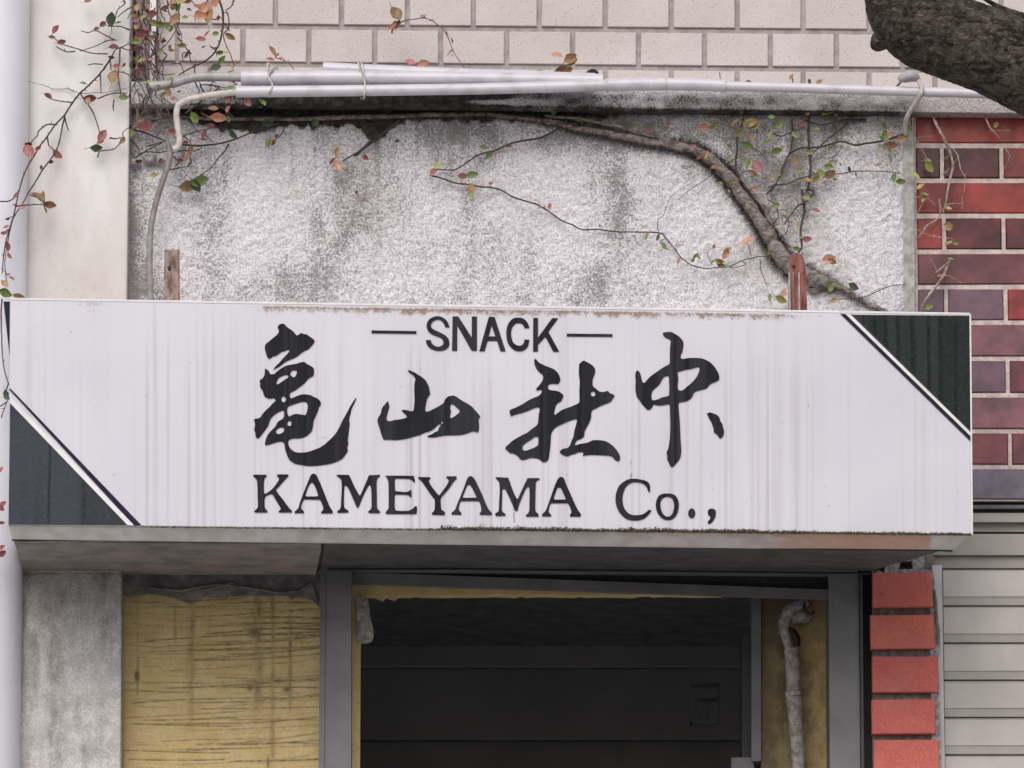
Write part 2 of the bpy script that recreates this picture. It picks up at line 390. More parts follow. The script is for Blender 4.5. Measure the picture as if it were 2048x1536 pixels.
# ochre wall
m = NT('ochre_render', 0.85, 0.3)
d = m.attr('dirt_shade'); n1 = m.noise(320, 3, 0.6); n2 = m.noise(25, 4, 0.6)
c = m.mix(m.ramp(n2, 0.3, 0.7), (0.70, 0.53, 0.235), (0.79, 0.635, 0.335)); c = m.mix(m.ramp(n1, .35, .6, .3, 0), c, (0.45, 0.29, 0.13))
m.col(m.mix(m.math('MULTIPLY', d, 0.88), c, (0.045, 0.042, 0.042))); m.bump(n1, 0.001); M_OCHRE = m.m
M_DOORFRAME = simple('grey_door_paint', (0.20, 0.195, 0.203), 0.55, 0.12, 14, 0.0004)
M_DOORDARK = simple('dark_door_paint', (0.055, 0.055, 0.058), 0.6, 0.15, 20)
M_DIRTY = simple('dirty_dark_mortar', (0.29, 0.28, 0.28), 0.9, 0.25, 35, 0.003)
M_ROOM = simple('interior_dark_wall', (0.27, 0.265, 0.26), 0.8, 0.1, 4)
M_CLOTH = simple('grey_lagging', (0.62, 0.57, 0.53), 0.95, 0.25, 90, 0.002)
# shutter
M_SHUT = simple('shutter_enamel', (0.57, 0.535, 0.485), 0.45, 0.09, 8)
M_SHUTBOX = simple('shutter_housing_enamel', (0.36, 0.335, 0.30), 0.5, 0.06, 12)
M_RAIL = simple('shutter_rail_metal', (0.66, 0.64, 0.66), 0.45, 0.08, 30)
M_PAVE = simple('asphalt', (0.06, 0.06, 0.06), 0.9, 0.2, 20, 0.002)
M_CONC = simple('paving_concrete', (0.42, 0.41, 0.40), 0.9, 0.15, 10, 0.002)

# bark, stems, leaves
m = NT('tree_bark', 0.95, 0.2)
n = m.noise(60, 6, 0.75, (.55, 0.6, 1.0), 1.2); n2 = m.noise(170, 5, 0.75, (0.5, 1, 1), .8); n3 = m.noise(26, 4, 0.6)
c = m.mix(m.ramp(n, 0.38, 0.66), (0.018, 0.016, 0.014), (0.15, 0.128, 0.098)); c = m.mix(m.ramp(n2, 0.52, 0.68, 0, 0.8), c, (0.34, 0.265, 0.19))
c = m.mix(m.ramp(n3, .5, .7, 0, .4), c, (0.03, 0.034, 0.026)); m.col(c); m.bump(m.math('ADD', n, m.math('MULTIPLY', n2, 0.5)), 0.012, 1.0); M_BARK = m.m
m = NT('woody_stem', 0.9, 0.2)
n = m.noise(140, 5, 0.7, (0.6, 1, 1)); c = m.mix(m.ramp(n, 0.35, 0.65), (0.085, 0.070, 0.066), (0.29, 0.25, 0.235)); m.col(c); m.bump(n, 0.003); M_WOOD = m.m
M_TWIG = simple('twig_brown', (0.085, 0.055, 0.055), 0.8, 0.25, 200)
M_TWIGL = simple('twig_tan', (0.24, 0.16, 0.13), 0.8, 0.25, 200)
M_DEAD = simple('dead_twig', (0.46, 0.37, 0.32), 0.85, 0.25, 150)
M_MOSS = simple('moss_green_black', (0.13, 0.115, 0.05), 0.95, 0.3, 250, dark=(0.035, 0.026, 0.018))
M_HAIR = simple('aerial_rootlet', (0.085, 0.066, 0.06), 0.9, 0.3, 200)
def leafmat(name, c, c2):
    m = NT(name, 0.5, 0.4)
    n = m.noise(160, 3); col = m.mix(m.ramp(n, 0.3, 0.7), c, c2)
    h = m.n.new('ShaderNodeHueSaturation'); m.lk(m.ramp(m.rnd(), 0, 1, 0.7, 1.2), h.inputs['Value']); m.lk(col, h.inputs['Color']); m.col(h.outputs[0])
    m.b.inputs['Subsurface Weight'].default_value = 0.0
    return m.m
LM = {'r': leafmat('leaf_red', (0.27, 0.085, 0.085), (0.36, 0.15, 0.13)), 'o': leafmat('leaf_orange', (0.36, 0.15, 0.09), (0.43, 0.24, 0.14)),
      'g': leafmat('leaf_green', (0.11, 0.16, 0.045), (0.20, 0.27, 0.07)), 'y': leafmat('leaf_yellow_green', (0.25, 0.25, 0.06), (0.34, 0.32, 0.11)),
      'b': leafmat('leaf_bronze', (0.22, 0.125, 0.05), (0.34, 0.22, 0.10)), 'd': leafmat('leaf_dark_red', (0.13, 0.025, 0.03), (0.22, 0.05, 0.05)),
      'k': leafmat('leaf_dark_green', (0.035, 0.06, 0.028), (0.06, 0.09, 0.04))}

# ================================================================ SETTING
def slab(mb, x0, x1, y0, y1, z0, z1): mb.box((x0, y0, z0), (x1, y1, z1))
mb = MB(); mb.box((-300, -300, -0.1), (300, 60, 0.0)); tag(mb.build('ground', M_PAVE), kind='structure')
mb = MB(); mb.box((-14, -7.5, 0.0), (14, 0.4, 0.13)); tag(mb.build('pavement', M_CONC), kind='structure')  # unseen paving, widened and paled to bounce light up under the sign

# ---- beige tiled wall above
TD = -0.045                                   # grout plane, behind the stucco face
tw = thing('tiled_wall', 'beige speckled tile wall above the pipes, laid in running bond', 'wall', W(1024, 100, TD))
mb = MB(); a = W(-2600, -1900, TD); b = W(3600, 215, TD)
mb.box((WX(262), 0.045, b.z), (b.x, 0.25, a.z)); mb.build('grout_bed', M_GROUT, tw)
def unit_tile(name, mat, bev=0.02, wob=None):
    me = bpy.data.meshes.new(name); bm = bmesh.new()
    bmesh.ops.create_cube(bm, size=1.0)
    es = [e for e in bm.edges if all(v.co.y < 0 for v in e.verts)]
    me2 = me; bm.to_mesh(me); bm.free(); me.materials.append(mat); return me
def tile_mesh(name, mat, w, h, t, bev):
    """tile with chamfered front edges, real size, front at y=0"""
    x, z = w / 2, h / 2
    v = [(-x, bev, -z), (x, bev, -z), (x, bev, z), (-x, bev, z), (-x + bev, 0, -z + bev), (x - bev, 0, -z + bev), (x - bev, 0, z - bev), (-x + bev, 0, z - bev),
         (-x, t, -z), (x, t, -z), (x, t, z), (-x, t, z)]
    f = [(4, 5, 6, 7), (0, 1, 5, 4), (1, 2, 6, 5), (2, 3, 7, 6), (3, 0, 4, 7), (8, 9, 1, 0), (9, 10, 2, 1), (10, 11, 3, 2), (11, 8, 0, 3)]
    me = bpy.data.meshes.new(name); me.from_pydata(v, [], f); me.update(); me.materials.append(mat); return me
SL = 0.0088
pitch = 131.9
# rows: (y of lower joint centre at px 1024, x of a vertical joint)
rows = [(-177, 815 + 0), (-99, 881), (-21, 815 - 66 + 65.9), (57.5, 815), (133, 881.5), (209, 815)]
rows = [(-175, 881), (-98, 815), (-20, 881), (57.5, 815), (133, 881.5), (209, 815)]
hh = [70, 70, 70, 70.5, 68.5, 69]
for r, (yj, xj) in enumerate(rows):
    tm = tile_mesh('tile', M_TILE, (pitch - 7.5) * MM * 0.997, hh[r] * MM * 0.985, 0.008, 0.0012)
    k0 = int((300 - xj) // pitch); k = k0
    while xj + k * pitch < 2600:
        x0 = xj + k * pitch; x1 = x0 + pitch; k += 1
        if x1 < 320: continue
        xc = (x0 + x1) / 2; yc = yj - 3.5 - hh[r] / 2 + SL * (xc - 1024)
        mesh = tm
        if x0 < 314:
            mesh = tile_mesh('tile', M_TILE, (x1 - 318) * MM, hh[r] * MM * 0.985, 0.008, 0.0012); xc = (x1 + 312) / 2
        o = bpy.data.objects.new('tile', mesh)
        o.location = W(xc, yc, TD + 0.0045); o.rotation_euler = (RND.uniform(-.004, .004), math.atan(SL) + RND.uniform(-.002, .002), RND.uniform(-.006, .006))
        S.collection.objects.link(o); o.parent = tw; o.matrix_parent_inverse = tw.matrix_world.inverted()
# white corner strip at the left end of the tiles
o = mk('corner_strip', *(lambda fr: (fr + [v + Vector((0, 0.03, 0)) for v in fr], [(3, 2, 1, 0), (0, 1, 5, 4), (1, 2, 6, 5), (2, 3, 7, 6), (3, 0, 4, 7)]))([W(299, -900, 0.0), W(311, -900, 0.0), W(312, 176, 0.0), W(300, 176, 0.0)]), M_SIGNFRAME, tw)

# ---- rough stucco wall
def stainf(X, Y):
    s = 0.34 * fbm(X / 110, Y / 150, 5, 3) + 0.12 * fbm(X / 40, Y / 90, 3, 9)
    for (x, y, rx, ry, a) in [(600, 560, 100, 55, .36), (540, 590, 120, 40, .3), (700, 300, 85, 75, .34), (745, 400, 95, 90, .34), (660, 470, 70, 60, .25), (425, 450, 45, 130, .35), (400, 340, 80, 60, .20),
                              (925, 285, 110, 60, .48), (1215, 330, 40, 110, .34), (1240, 480, 62, 120, .30), (1180, 560, 120, 70, .22), (1065, 500, 26, 130, .25), (980, 520, 70, 70, .30), (860, 500, 60, 40, .15),
                              (1370, 330, 28, 60, .35), (1240, 270, 110, 34, .4), (1120, 290, 70, 30, .35), (1500, 330, 120, 100, .30), (1640, 300, 120, 80, .28), (275, 480, 30, 160, .5), (300, 590, 60, 40, .4), (1590, 400, 60, 100, .3),
                              (1330, 575, 130, 22, .15), (940, 410, 24, 100, .22), (1000, 600, 300, 20, .2), (330, 250, 70, 40, .2), (560, 330, 60, 80, .10)]:
        s = s + a * blob(X, Y, x, y, rx, ry, 1.2)
    for (x, y, rx, ry, a) in [(520, 430, 60, 90, .3), (860, 440, 70, 50, .15), (1110, 400, 60, 90, .3), (1400, 470, 80, 90, .28), (1700, 480, 90, 100, .28), (600, 300, 40, 60, .1), (1150, 480, 50, 60, .1)]:
        s = s - a * blob(X, Y, x, y, rx, ry)
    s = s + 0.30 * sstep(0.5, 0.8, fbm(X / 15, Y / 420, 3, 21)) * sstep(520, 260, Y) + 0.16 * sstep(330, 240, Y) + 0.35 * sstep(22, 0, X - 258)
    return s * 0.86 * (0.45 + 1.1 * fbm(X / 30, Y / 50, 4, 99))
LB = ([230, 265, 1024, 1500, 1830, 2048, 3400], [206, 207, 214, 220, 226, 230, 242])     # lower edge of the ledge
def mossf(X, Y):
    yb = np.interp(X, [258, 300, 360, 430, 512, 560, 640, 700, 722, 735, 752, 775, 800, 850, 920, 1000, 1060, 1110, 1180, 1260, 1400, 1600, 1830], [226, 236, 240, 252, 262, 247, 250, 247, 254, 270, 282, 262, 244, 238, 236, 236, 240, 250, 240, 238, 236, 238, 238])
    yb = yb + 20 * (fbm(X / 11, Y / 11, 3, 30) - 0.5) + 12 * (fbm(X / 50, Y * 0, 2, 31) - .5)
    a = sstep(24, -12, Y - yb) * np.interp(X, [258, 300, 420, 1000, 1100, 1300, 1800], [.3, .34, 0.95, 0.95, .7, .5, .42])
    a = np.maximum(a, 0.85 * blob(X, Y, 752, 262, 20, 26))
    for p in [(735, 268, 1030 - 240, 285), (560, 330, 566, 345)]: pass
    for (x, y) in [(796, 580), (626, 458), (744, 448), (790, 278), (713, 385)]: a = np.maximum(a, 0.42 * blob(X, Y, x, y, 5, 9))
    a = np.maximum(a, 0.5 * blob(X, Y, 796, 578, 7, 12))
    a = np.maximum(a, 0.62 * seg(X, Y, 745, 280, 710, 312, 6))
    a = np.maximum(a, 0.62 * seg(X, Y, 1590, 540, 1660, 575, 20) + 0.3 * blob(X, Y, 1570, 560, 25, 40))
    # grime along the old creeper stem
    P = [(1110, 246), (1180, 262), (1260, 278), (1340, 292), (1420, 330), (1470, 395), (1530, 480), (1580, 545)]
    for (p, q) in zip(P[:-1], P[1:]): a = np.maximum(a, 0.42 * seg(X, Y, *p, *q, 14 if p[0] < 1300 else 18))
    return a
def warmf(X, Y): return 0.25 * blob(X, Y, 745, 420, 60, 60) + 0.3 * sstep(0.6, 0.8, fbm(X / 30, Y / 60, 3, 50)) * 0.5 + 0.35 * blob(X, Y, 1560, 470, 90, 120)
sw = thing('stucco_wall', 'rough white plaster wall stained with black lichen above the sign', 'wall', W(1040, 420, 0))
patch('plaster_face', [(236, 196), (1822, 196), (1826, 1122), (236, 1122)], 0.0, 3.2, {'stain': stainf, 'moss': mossf, 'warm': warmf}, M_STUCCO, sw,
      disp=lambda X, Y: 0.010 * (fbm(X / 120, Y / 120, 3, 5) - 0.5) + 0.0065 * (fbm(X / 7.5, Y / 7.5, 2, 8) - 0.5), back=0.04)
mb = MB(); mb.box((WX(236), .046, WZ(1080)), (WX(1826), .30, WZ(190))); mb.build('masonry_core', M_CONC, sw)
# ledge (a band of concrete that runs on above the purple tiles)
LD = 0.034
def l_moss(X, Y):
    lo = np.interp(X, *LB)
    a = np.interp(X, [258, 350, 400, 470, 560, 1000, 1040, 1100, 1180, 1500, 1830, 1900], [0.0, .05, .36, .50, .85, .80, .55, .46, .44, .42, .38, .05])
    a = a * sstep(-45, 12, Y - (lo - 26) + 0 * X) + .05
    a = np.where((X > 900) & (X < 1130), a * (1 - 0.75 * blob(X, Y, 1010, 204, 90, 7)), a)
    a = np.maximum(a, 0.6 * sstep(9, 0, lo - Y) * (X < 1800) * (X > 380)) * (0.75 + 0.5 * fbm(X / 22, Y / 12, 3, 61))
    return a * (X > 240)
patch('ledge_face', [(262, 163), (3400, 187), (3400, 242), (262, 207)], LD, 3.2, {'moss': l_moss, 'stain': lambda X, Y: np.interp(X, [258, 1000, 1500, 1830, 1850], [.25, .35, .62, .62, .42]) + 0.3 * (fbm(X / 60, Y / 20, 3, 70) - .5), 'warm': lambda X, Y: np.where(X > 1830, .55, np.where(X > 1450, .25, 0.05)) + 0 * Y},
      M_STUCCO, sw, disp=lambda X, Y: 0.003 * (fbm(X / 20, Y / 20, 2, 15) - .5) * (X < 1830), back=0.10)
# vertical mortar strip where stucco meets purple tiles
mb = MB(); mb.hexa([W(1806, 262, .012), W(1828, 262, .012), W(1831, 1000, .012), W(1809, 1000, .012)], [W(1806, 262, -.05), W(1828, 262, -.05), W(1831, 1000, -.05), W(1809, 1000, -.05)])
mb.build('edge_strip', M_CAULK, sw)

# ---- purple glazed tile wall
pw = thing('glazed_tile_wall', 'maroon and mauve glazed tile wall at the right behind the sign end', 'wall', W(1940, 600, -0.01))
mb = MB(); mb.box((WX(1829), 0.0035, WZ(1001)), (WX(3400), 0.3, WZ(215))); mb.build('grout_bed', M_GROUT2, pw)
gj = [222, 291, 361, 431.5, 503, 573.5, 644.5, 717, 790, 862, 933.5, 1003]
def gcols(r):
    return {0: 'R', 1: 'DDR', 2: 'R', 3: 'RDD', 4: 'P', 5: 'VVR', 6: 'M', 7: 'VM', 8: 'M', 9: 'PP', 10: 'B'}[r]
for r in range(11):
    y0, y1 = gj[r] + 3.8, gj[r + 1] - 3.8
    off = (gj[r] - 291) * 0.030
    if r % 2 == 1: xs = [1832 + off * 0.5, 1884 + off, 2003 + off, 2122 + off, 2241 + off, 2360 + off, 2479 + off, 2598 + off]
    else: xs = [1832 + off * 0.5, 2063 + off, 2301 + off, 2539 + off]
    if r >= 6: xs = [x for x in xs]
    cs = gcols(r)
    for i in range(len(xs) - 1):
        x0, x1 = xs[i] + (0 if i == 0 else 3.8), xs[i + 1] - 3.8
        cc = cs[min(i, len(cs) - 1)] if i < 3 else RND.choice('RDPMV')
        if r == 7: cc = 'V' if i < 2 else 'P'
        me = tile_mesh('tile', M_G[cc], (x1 - x0) * MM, (y1 - y0) * MM, 0.012, 0.0022)
        o = bpy.data.objects.new('tile', me); o.location = W((x0 + x1) / 2, (y0 + y1) / 2, -0.001)
        o.rotation_euler = (RND.uniform(-.012, .012), RND.uniform(-.003, .003), RND.uniform(-.01, .01))
        S.collection.objects.link(o); o.parent = pw; o.matrix_parent_inverse = pw.matrix_world.inverted()

# ---- roller shutter
sh = thing('roller_shutter', 'pale beige roller shutter with horizontal slats below the maroon tiles', 'shutter', W(1960, 1300, -0.05))
XR = WX(3300)
def bar(name, xa, xb, za, zb, ya, yb, mat, par): mb = MB(); mb.box((xa, ya, za), (xb, yb, zb)); return mb.build(name, mat, par)
bar('lintel', WX(1850), XR, WZ(1022), WZ(1000.5), 0.02, 0.3, M_BLACK, sh)
bar('lintel_trim', WX(1850), XR, WZ(1015), WZ(1008), 0.008, 0.02, M_SOFFD, sh)
bar('housing', WX(1826), XR, WZ(1040.5), WZ(1022.5), 0.015, 0.30, M_SHUTBOX, sh)
bar('housing_lip', WX(1826), XR, WZ(1057), WZ(1041), 0.028, 0.30, M_SHUTBOX, sh)
bar('housing_gap', WX(1826), XR, WZ(1062.5), WZ(1057.2), 0.055, 0.30, M_BLACK, sh)
bar('housing', WX(1826), XR, WZ(1105), WZ(1063), 0.022, 0.30, M_SHUTBOX, sh)
bar('housing_lip', WX(1826), XR, WZ(1129.5), WZ(1106), 0.030, 0.30, M_SHUTBOX, sh)
xl = WX(1886, -0.05, 1300)
yy = 1131.5; k = 0
prof = [(0.034, 0.0), (0.034, 0.006), (0.022, 0.010), (0.022, 0.82), (0.030, 0.835), (0.040, 0.985), (0.060, 0.985), (0.060, 0.0)]
pz = 76.3 * MM * 0.985
me = bpy.data.meshes.new('slat')
n = len(prof); prof2 = [(0.045, 0.0), (0.045, 0.022), (0.026, 0.032), (0.0235, 0.05), (0.0245, 0.07), (0.0225, 0.085), (0.0225, 0.76), (0.0245, 0.775), (0.0285, 0.975), (0.045, 0.985), (0.065, 1.0), (0.065, 0.0)]
n = len(prof2); vs = [(0, p[0], -p[1] * pz) for p in prof2] + [(XR - xl, p[0], -p[1] * pz) for p in prof2]
fs = [(i, (i + 1) % n, (i + 1) % n + n, i + n) for i in range(n)] + [tuple(range(n))[::-1], tuple(range(n, 2 * n))]
me.from_pydata(vs, [], fs); me.update(); me.materials.append(M_SHUT)
for k in range(34):
    o = bpy.data.objects.new('slat', me); o.location = (xl, 0.0, WZ(yy) - k * 76.4 * MM * 0.983)
    if o.location.z < 1.4: break
    S.collection.objects.link(o); o.parent = sh; o.matrix_parent_inverse = sh.matrix_world.inverted()
mb = MB(); zb = WZ(yy) - k * 76.4 * MM * .983
mb.hexa([W(1864, 1130, -.012), W(1884, 1130, -.012), Vector((WX(1887), .012, zb)), Vector((WX(1866), .012, zb))], [W(1864, 1130, -.07), W(1884, 1130, -.07), Vector((WX(1887), .07, zb)), Vector((WX(1866), .07, zb))])
mb.build('guide_rail', M_RAIL, sh)
bar('wall_below', xl, XR, 0.13, zb, 0.02, 0.3, M_CONC, sh)

# ---- left pier: cream coat above the sign, bare stained concrete below
def pier_cream(X, Y): return sstep(1090, 1040, Y)
def pier_dirt_shade(X, Y):
    up = 0.34 * sstep(330, 620, Y) * (.7 + .6 * fbm(X / 70, Y / 90, 3, 88)) + 0.16 * sstep(0.5, 0.8, fbm(X / 60, Y / 200, 4, 12)) * (Y < 700)  # coat turns darker and more beige towards the sign
    up = up + 0.4 * sstep(.66, .8, fbm(X / 7, Y / 7, 2, 80)) * blob(X, Y, 130, 580, 60, 14)
    top = sstep(1330, 1120, Y) * (0.25 + 0.8 * fbm(X / 50, Y / 60, 4, 14))  # sign's cast shadow put into the mask, mottled, fading down the concrete
    st = 0.9 * blob(X, Y, 110, 1420, 18, 160, 1.5) * fbm(X / 12, Y / 60, 3, 17) * 1.7 + 0.45 * blob(X, Y, 72, 1320, 12, 60) + 0.35 * blob(X, Y, 216, 1250, 26, 90) * fbm(X / 9, Y / 30, 3, 19) * 1.6 + .55 * blob(X, Y, 185, 1500, 40, 20)
    return np.where(Y < 1000, up, 0.05 + top * 0.75 + st + 0.35 * sstep(6, 0, 245 - X + 0 * Y) + .25 * sstep(.5, .75, fbm(X / 14, Y / 80, 3, 77)))  # stains, plus painted shading along the rim beside the ochre wall
pr = thing('pier', 'narrow plaster pier left of the sign, cream above and bare stained concrete below', 'wall', W(150, 700, 0.035))
patch('upper_coat', [(-10, -620), (270, -620), (252.5, 640), (-30, 640)], 0.04, 5, {'cream': pier_cream, 'dirt_shade': pier_dirt_shade}, M_PIER, pr, disp=lambda X, Y: 0.004 * (fbm(X / 90, Y / 90, 3, 2) - .5), back=0.35)
patch('lower_wall', [(-30, 640.5), (252, 640.5), (243.5, 1145), (-40, 1145)], 0.036, 8, {'cream': pier_cream, 'dirt_shade': pier_dirt_shade}, M_PIER, pr, back=0.35)
patch('lower_wall', [(-40, 1145.5), (243.5, 1145.5), (240, 1720), (-55, 1720)], 0.034, 3.2, {'cream': pier_cream, 'dirt_shade': pier_dirt_shade}, M_PIER, pr, disp=lambda X, Y: 0.004 * (fbm(X / 60, Y / 60, 4, 2) - .5) + .001 * fbm(X / 5, Y / 5, 2, 4), back=0.35)
bar('base_wall', WX(-55), WX(239), 0.13, WZ(1721), -0.03, 0.3, M_CONC, pr)
# drainpipe at the far left
dp = thing('drainpipe', 'wide white plastic drainpipe running down the left edge', 'pipe', (WX(-14, .06), -.06, Z0))
mb = MB(); x = WX(-13, .06); r = 0.0535
top = W(-14 + 2, -500, .12)
mb.tube([(x, -.06, z) for z in (0.13, 2.0, 3.5, 5.6)], r, 40); mb.build('pipe_body', M_DRAIN, dp)
mb = MB(); mb.box((WX(-3200), -0.02, 0.13), (WX(-40), 0.3, 5.8)); tag(mb.build('neighbour_wall', M_SIGNFRAME), 'plain white wall beyond the drainpipe at the far left', 'wall')

# ---- ochre wall panel under the sign
def och(X, Y):
    d = 0.06 + 0.16 * fbm(X / 30, Y / 30, 3, 90)
    Yw = Y - 6 * np.sin((X - 230) / 120) + 7 * ((X - 440) / 200) ** 2 * (X > 440) + 6 * (fbm(X / 60, Y / 60, 2, 91) - .5)
    gr_ = fbm(X / 150 + 3, Yw / 2.6, 2, 92); d = np.maximum(d, .62 * sstep(.66, .86, gr_) * sstep(.35, .6, fbm(X / 70, Y / 50, 3, 93)))
    rs = np.random.RandomState(5)
    for k in range(58):
        y0 = 1195 + rs.rand() ** 0.9 * 350; amp = rs.uniform(2, 9); x0 = rs.uniform(235, 520); L = rs.uniform(70, 380); ph = rs.uniform(0, 6); th = rs.uniform(1.0, 2.0); stg = rs.uniform(.3, 1.0)
        yl = y0 + amp * np.sin((X - 250) / 130 + ph) - (X - 245) * 0.03 - 7 * ((X - 440) / 200) ** 2 * (X > 440)
        d = np.maximum(d, stg * np.exp(-((Y - yl) / th) ** 2) * sstep(x0 - 20, x0, X) * sstep(x0 + L + 20, x0 + L, X) * (0.45 + fbm(X / 8, Y / 8, 2, k)))
    for (y0, a) in [(1210, .85), (1240, .9), (1252, 1.0), (1263, 1.0), (1275, .95), (1301, .7), (1366, .7), (1380, .9), (1445, .7), (1492, .6)]:
        yl = y0 - 8 * sstep(430, 640, X) + 5 * np.sin(X / 90)
        d = np.maximum(d, a * np.exp(-((Y - yl) / 1.7) ** 2) * sstep(330 + (y0 * 7) % 150, 500, X) * (.5 + fbm(X / 12, Y / 12, 2, 3)))
    for (x, wd, a, yb) in [(516, 13, .62, 1420), (545, 8, .50, 1560), (580, 5, .62, 1420), (382, 11, .46, 1450), (350, 4, .45, 1320), (420, 5, .3, 1290), (275, 4, .35, 1400), (508, 20, .25, 1470)]:
        d = np.maximum(d, a * np.exp(-((X - x) / wd) ** 2) * sstep(yb + 60, yb - 60, Y) * (.15 + 1.5 * fbm(X / 7, Y / 26, 3, 44)))
    d = np.maximum(d, 0.95 * blob(X, Y, 274, 1352, 6, 15, 1.6)); d = np.maximum(d, .8 * seg(X, Y, 276, 1315, 275, 1390, 1.6))
    for (x, y, rx, ry) in [(510, 1265, 16, 13), (575, 1378, 12, 8), (385, 1195, 16, 12), (500, 1375, 9, 8), (536, 1525, 4, 14)]: d = np.maximum(d, .85 * blob(X, Y, x, y, rx, ry, 1.3))
    d = np.maximum(d, 0.75 * sstep(12, 0, X - 242)); d = np.maximum(d, .4 * sstep(1215, 1185, Y))  # recess shading painted along the left edge; also darker towards the top
    return d
ow = thing('ochre_wall', 'ochre plastered wall panel with dark horizontal scratches left of the doorway', 'wall', W(440, 1380, -0.03))
patch('ochre_face', [(230, 1120), (660, 1120), (660, 1640), (226, 1640)], -0.03, 1.8, {'dirt_shade': och}, M_OCHRE, ow, disp=lambda X, Y: .004 * (fbm(X / 50, Y / 50, 3, 6) - .5) + .002 * fbm(X / 90, Y / 4, 2, 4), back=0.25)
bar('base_wall', WX(226), WX(660), 0.13, WZ(1641), 0.032, 0.28, M_CONC, ow)
# ragged dark render above the ochre coat
ed = [(243, 1120), (243, 1189), (262, 1192), (285, 1188), (300, 1186), (330, 1191), (350, 1194), (362, 1199), (372, 1204), (385, 1205), (392, 1196), (410, 1191), (430, 1194), (452, 1193), (460, 1188), (466, 1192), (500, 1189), (540, 1191), (575, 1188), (583, 1197), (590, 1192), (612, 1195), (625, 1199), (634, 1208), (638, 1212), (660, 1214), (660, 1120)]
outline('dark_render_edge', [ed], lambda x, y: -0.018, 0.02, M_DIRTY, ow)
mb = MB(); mb.tube([W(x, y, -.014) for x, y in [(405, 1180), (450, 1170), (500, 1176), (560, 1186), (600, 1182), (622, 1165), (630, 1185), (634, 1205)]], .0022, 6); mb.tube([W(x, y, -.014) for x, y in [(300, 1176), (360, 1182), (410, 1172), (470, 1166)]], .0025, 6)
mb.build('render_ridge', M_DIRTY, ow)

# ---- doorway
dw = thing('doorway', 'open dark doorway with grey painted frame under the sign', 'doorway', W(1180, 1400, 0))
zt = WZ(1132, .0)
def pbar(name, q, d, th, mat, par):
    mb = MB(); fr = [W(x, y, d) for x, y in q]; mb.hexa(fr, [v + Vector((0, th, 0)) for v in fr]); return mb.build(name, mat, par)
def low(px, py, d, z): p = W(px, py, d); return p
YB = 1980
pbar('jamb', [(641, 1120), (703, 1120), (701.5, YB), (633, YB)], 0.02, 0.14, M_DOORFRAME, dw)
pbar('jamb_bead', [(646.5, 1150), (650, 1150), (645, YB), (641, YB)], 0.024, 0.004, M_DOORFRAME, dw)
pbar('jamb', [(1657, 1120), (1717, 1120), (1724, YB), (1663, YB)], 0.0, 0.14, M_DOORFRAME, dw)
pbar('jamb_bead', [(1719, 1150), (1725, 1150), (1732, YB), (1726, YB)], 0.006, 0.02, M_DOORDARK, dw)
pbar('jamb_gap', [(1716, 1120), (1748, 1120), (1752, YB), (1722, YB)], -0.05, 0.10, M_DOORDARK, dw)
pbar('head', [(703.5, 1120), (1716, 1120), (1716, 1145), (703.5, 1137)], 0.012, 0.10, M_DOORFRAME, dw)
pbar('head_recess', [(703.5, 1137), (1656, 1140), (1656, 1182), (703.5, 1146)], -0.032, 0.02, M_BLACK, dw)
pbar('head_rail', [(703.5, 1144), (1656, 1179), (1656, 1198), (703.5, 1167)], -0.022, 0.012, M_DOORFRAME, dw)
# ochre strip of the inner reveal with a torn lower edge
hd = [(703, 1160), (880, 1162), (1100, 1168), (1400, 1182), (1445, 1188.5), (1400, 1189.5), (1340, 1188)]
xx = 1340
rr = random.Random(3)
while xx > 800: hd.append((xx, 1189 + rr.uniform(-2.2, 1.5) - 0.0 * (1340 - xx))); xx -= rr.uniform(9, 22)
hd += [(795, 1190), (790, 1196), (780, 1193), (772, 1190), (765, 1197), (750, 1191), (738, 1190), (728, 1192), (724, 1230), (721, 1290), (720, 1500), (719, 1980), (703, 1980)]
outline('plaster_reveal', [hd], lambda x, y: -0.053, 0.03, M_OCHRE, dw)
# grey torn patch at the upper left of the opening
outline('mortar_patch', [smooth_loop([(713, 1193), (735, 1194), (738, 1215), (742, 1240), (747, 1262), (745, 1278), (738, 1284), (722, 1286), (714, 1280)], 50, 3)], lambda x, y: -0.045, 0.012, M_CLOTH, dw)
# ---- interior
rm = thing('entrance_room', 'unlit room seen through the open doorway', 'room', W(1180, 1400, -2.5))
X0, X1 = WX(640), WX(1760)
mb = MB(); ZB, ZT = 1.9, WZ(1180) + 0.10
mb.add([(X0, 2.2, ZB), (X1, 2.2, ZB), (X1, 2.2, ZT), (X0, 2.2, ZT)], [(0, 1, 2, 3)]); mb.build('back_wall', M_ROOM, rm)
mb = MB(); mb.add([(X0, .10, ZB), (X0, 2.2, ZB), (X0, 2.2, ZT), (X0, .10, ZT)], [(0, 1, 2, 3)]); mb.build('side_wall', M_ROOM, rm)
mb = MB(); mb.add([(X1, .10, ZB), (X1, 2.2, ZB), (X1, 2.2, ZT), (X1, .10, ZT)], [(0, 1, 2, 3)]); mb.build('side_wall', M_ROOM, rm)
mb = MB(); mb.box((X0, .10, ZT), (X1, 2.2, ZT + .05)); mb.build('ceiling', M_SOFFD, rm)
mb = MB(); mb.box((X0, -.4, ZB - .1), (X1, 2.2, ZB)); mb.build('floor', M_CONC, rm)
mb = MB(); mb.box((WX(600), -.9, 0.13), (WX(1800), -.4, ZB - .1)); mb.box((WX(660), -.4, 0.13), (WX(1745), 0.28, ZB - .1)); mb.build('door_step', M_CONC, rm)
# wide boards of the stair soffit at the back: faint horizontal bands
for i, (ya, yb) in enumerate([(1195, 1330), (1338, 1475), (1484, 1620)]):
    pbar('stair_riser', [(690, ya), (1490, ya), (1490, yb), (690, yb)], -1.1 - .12 * i, .03, M_ROOM, rm)
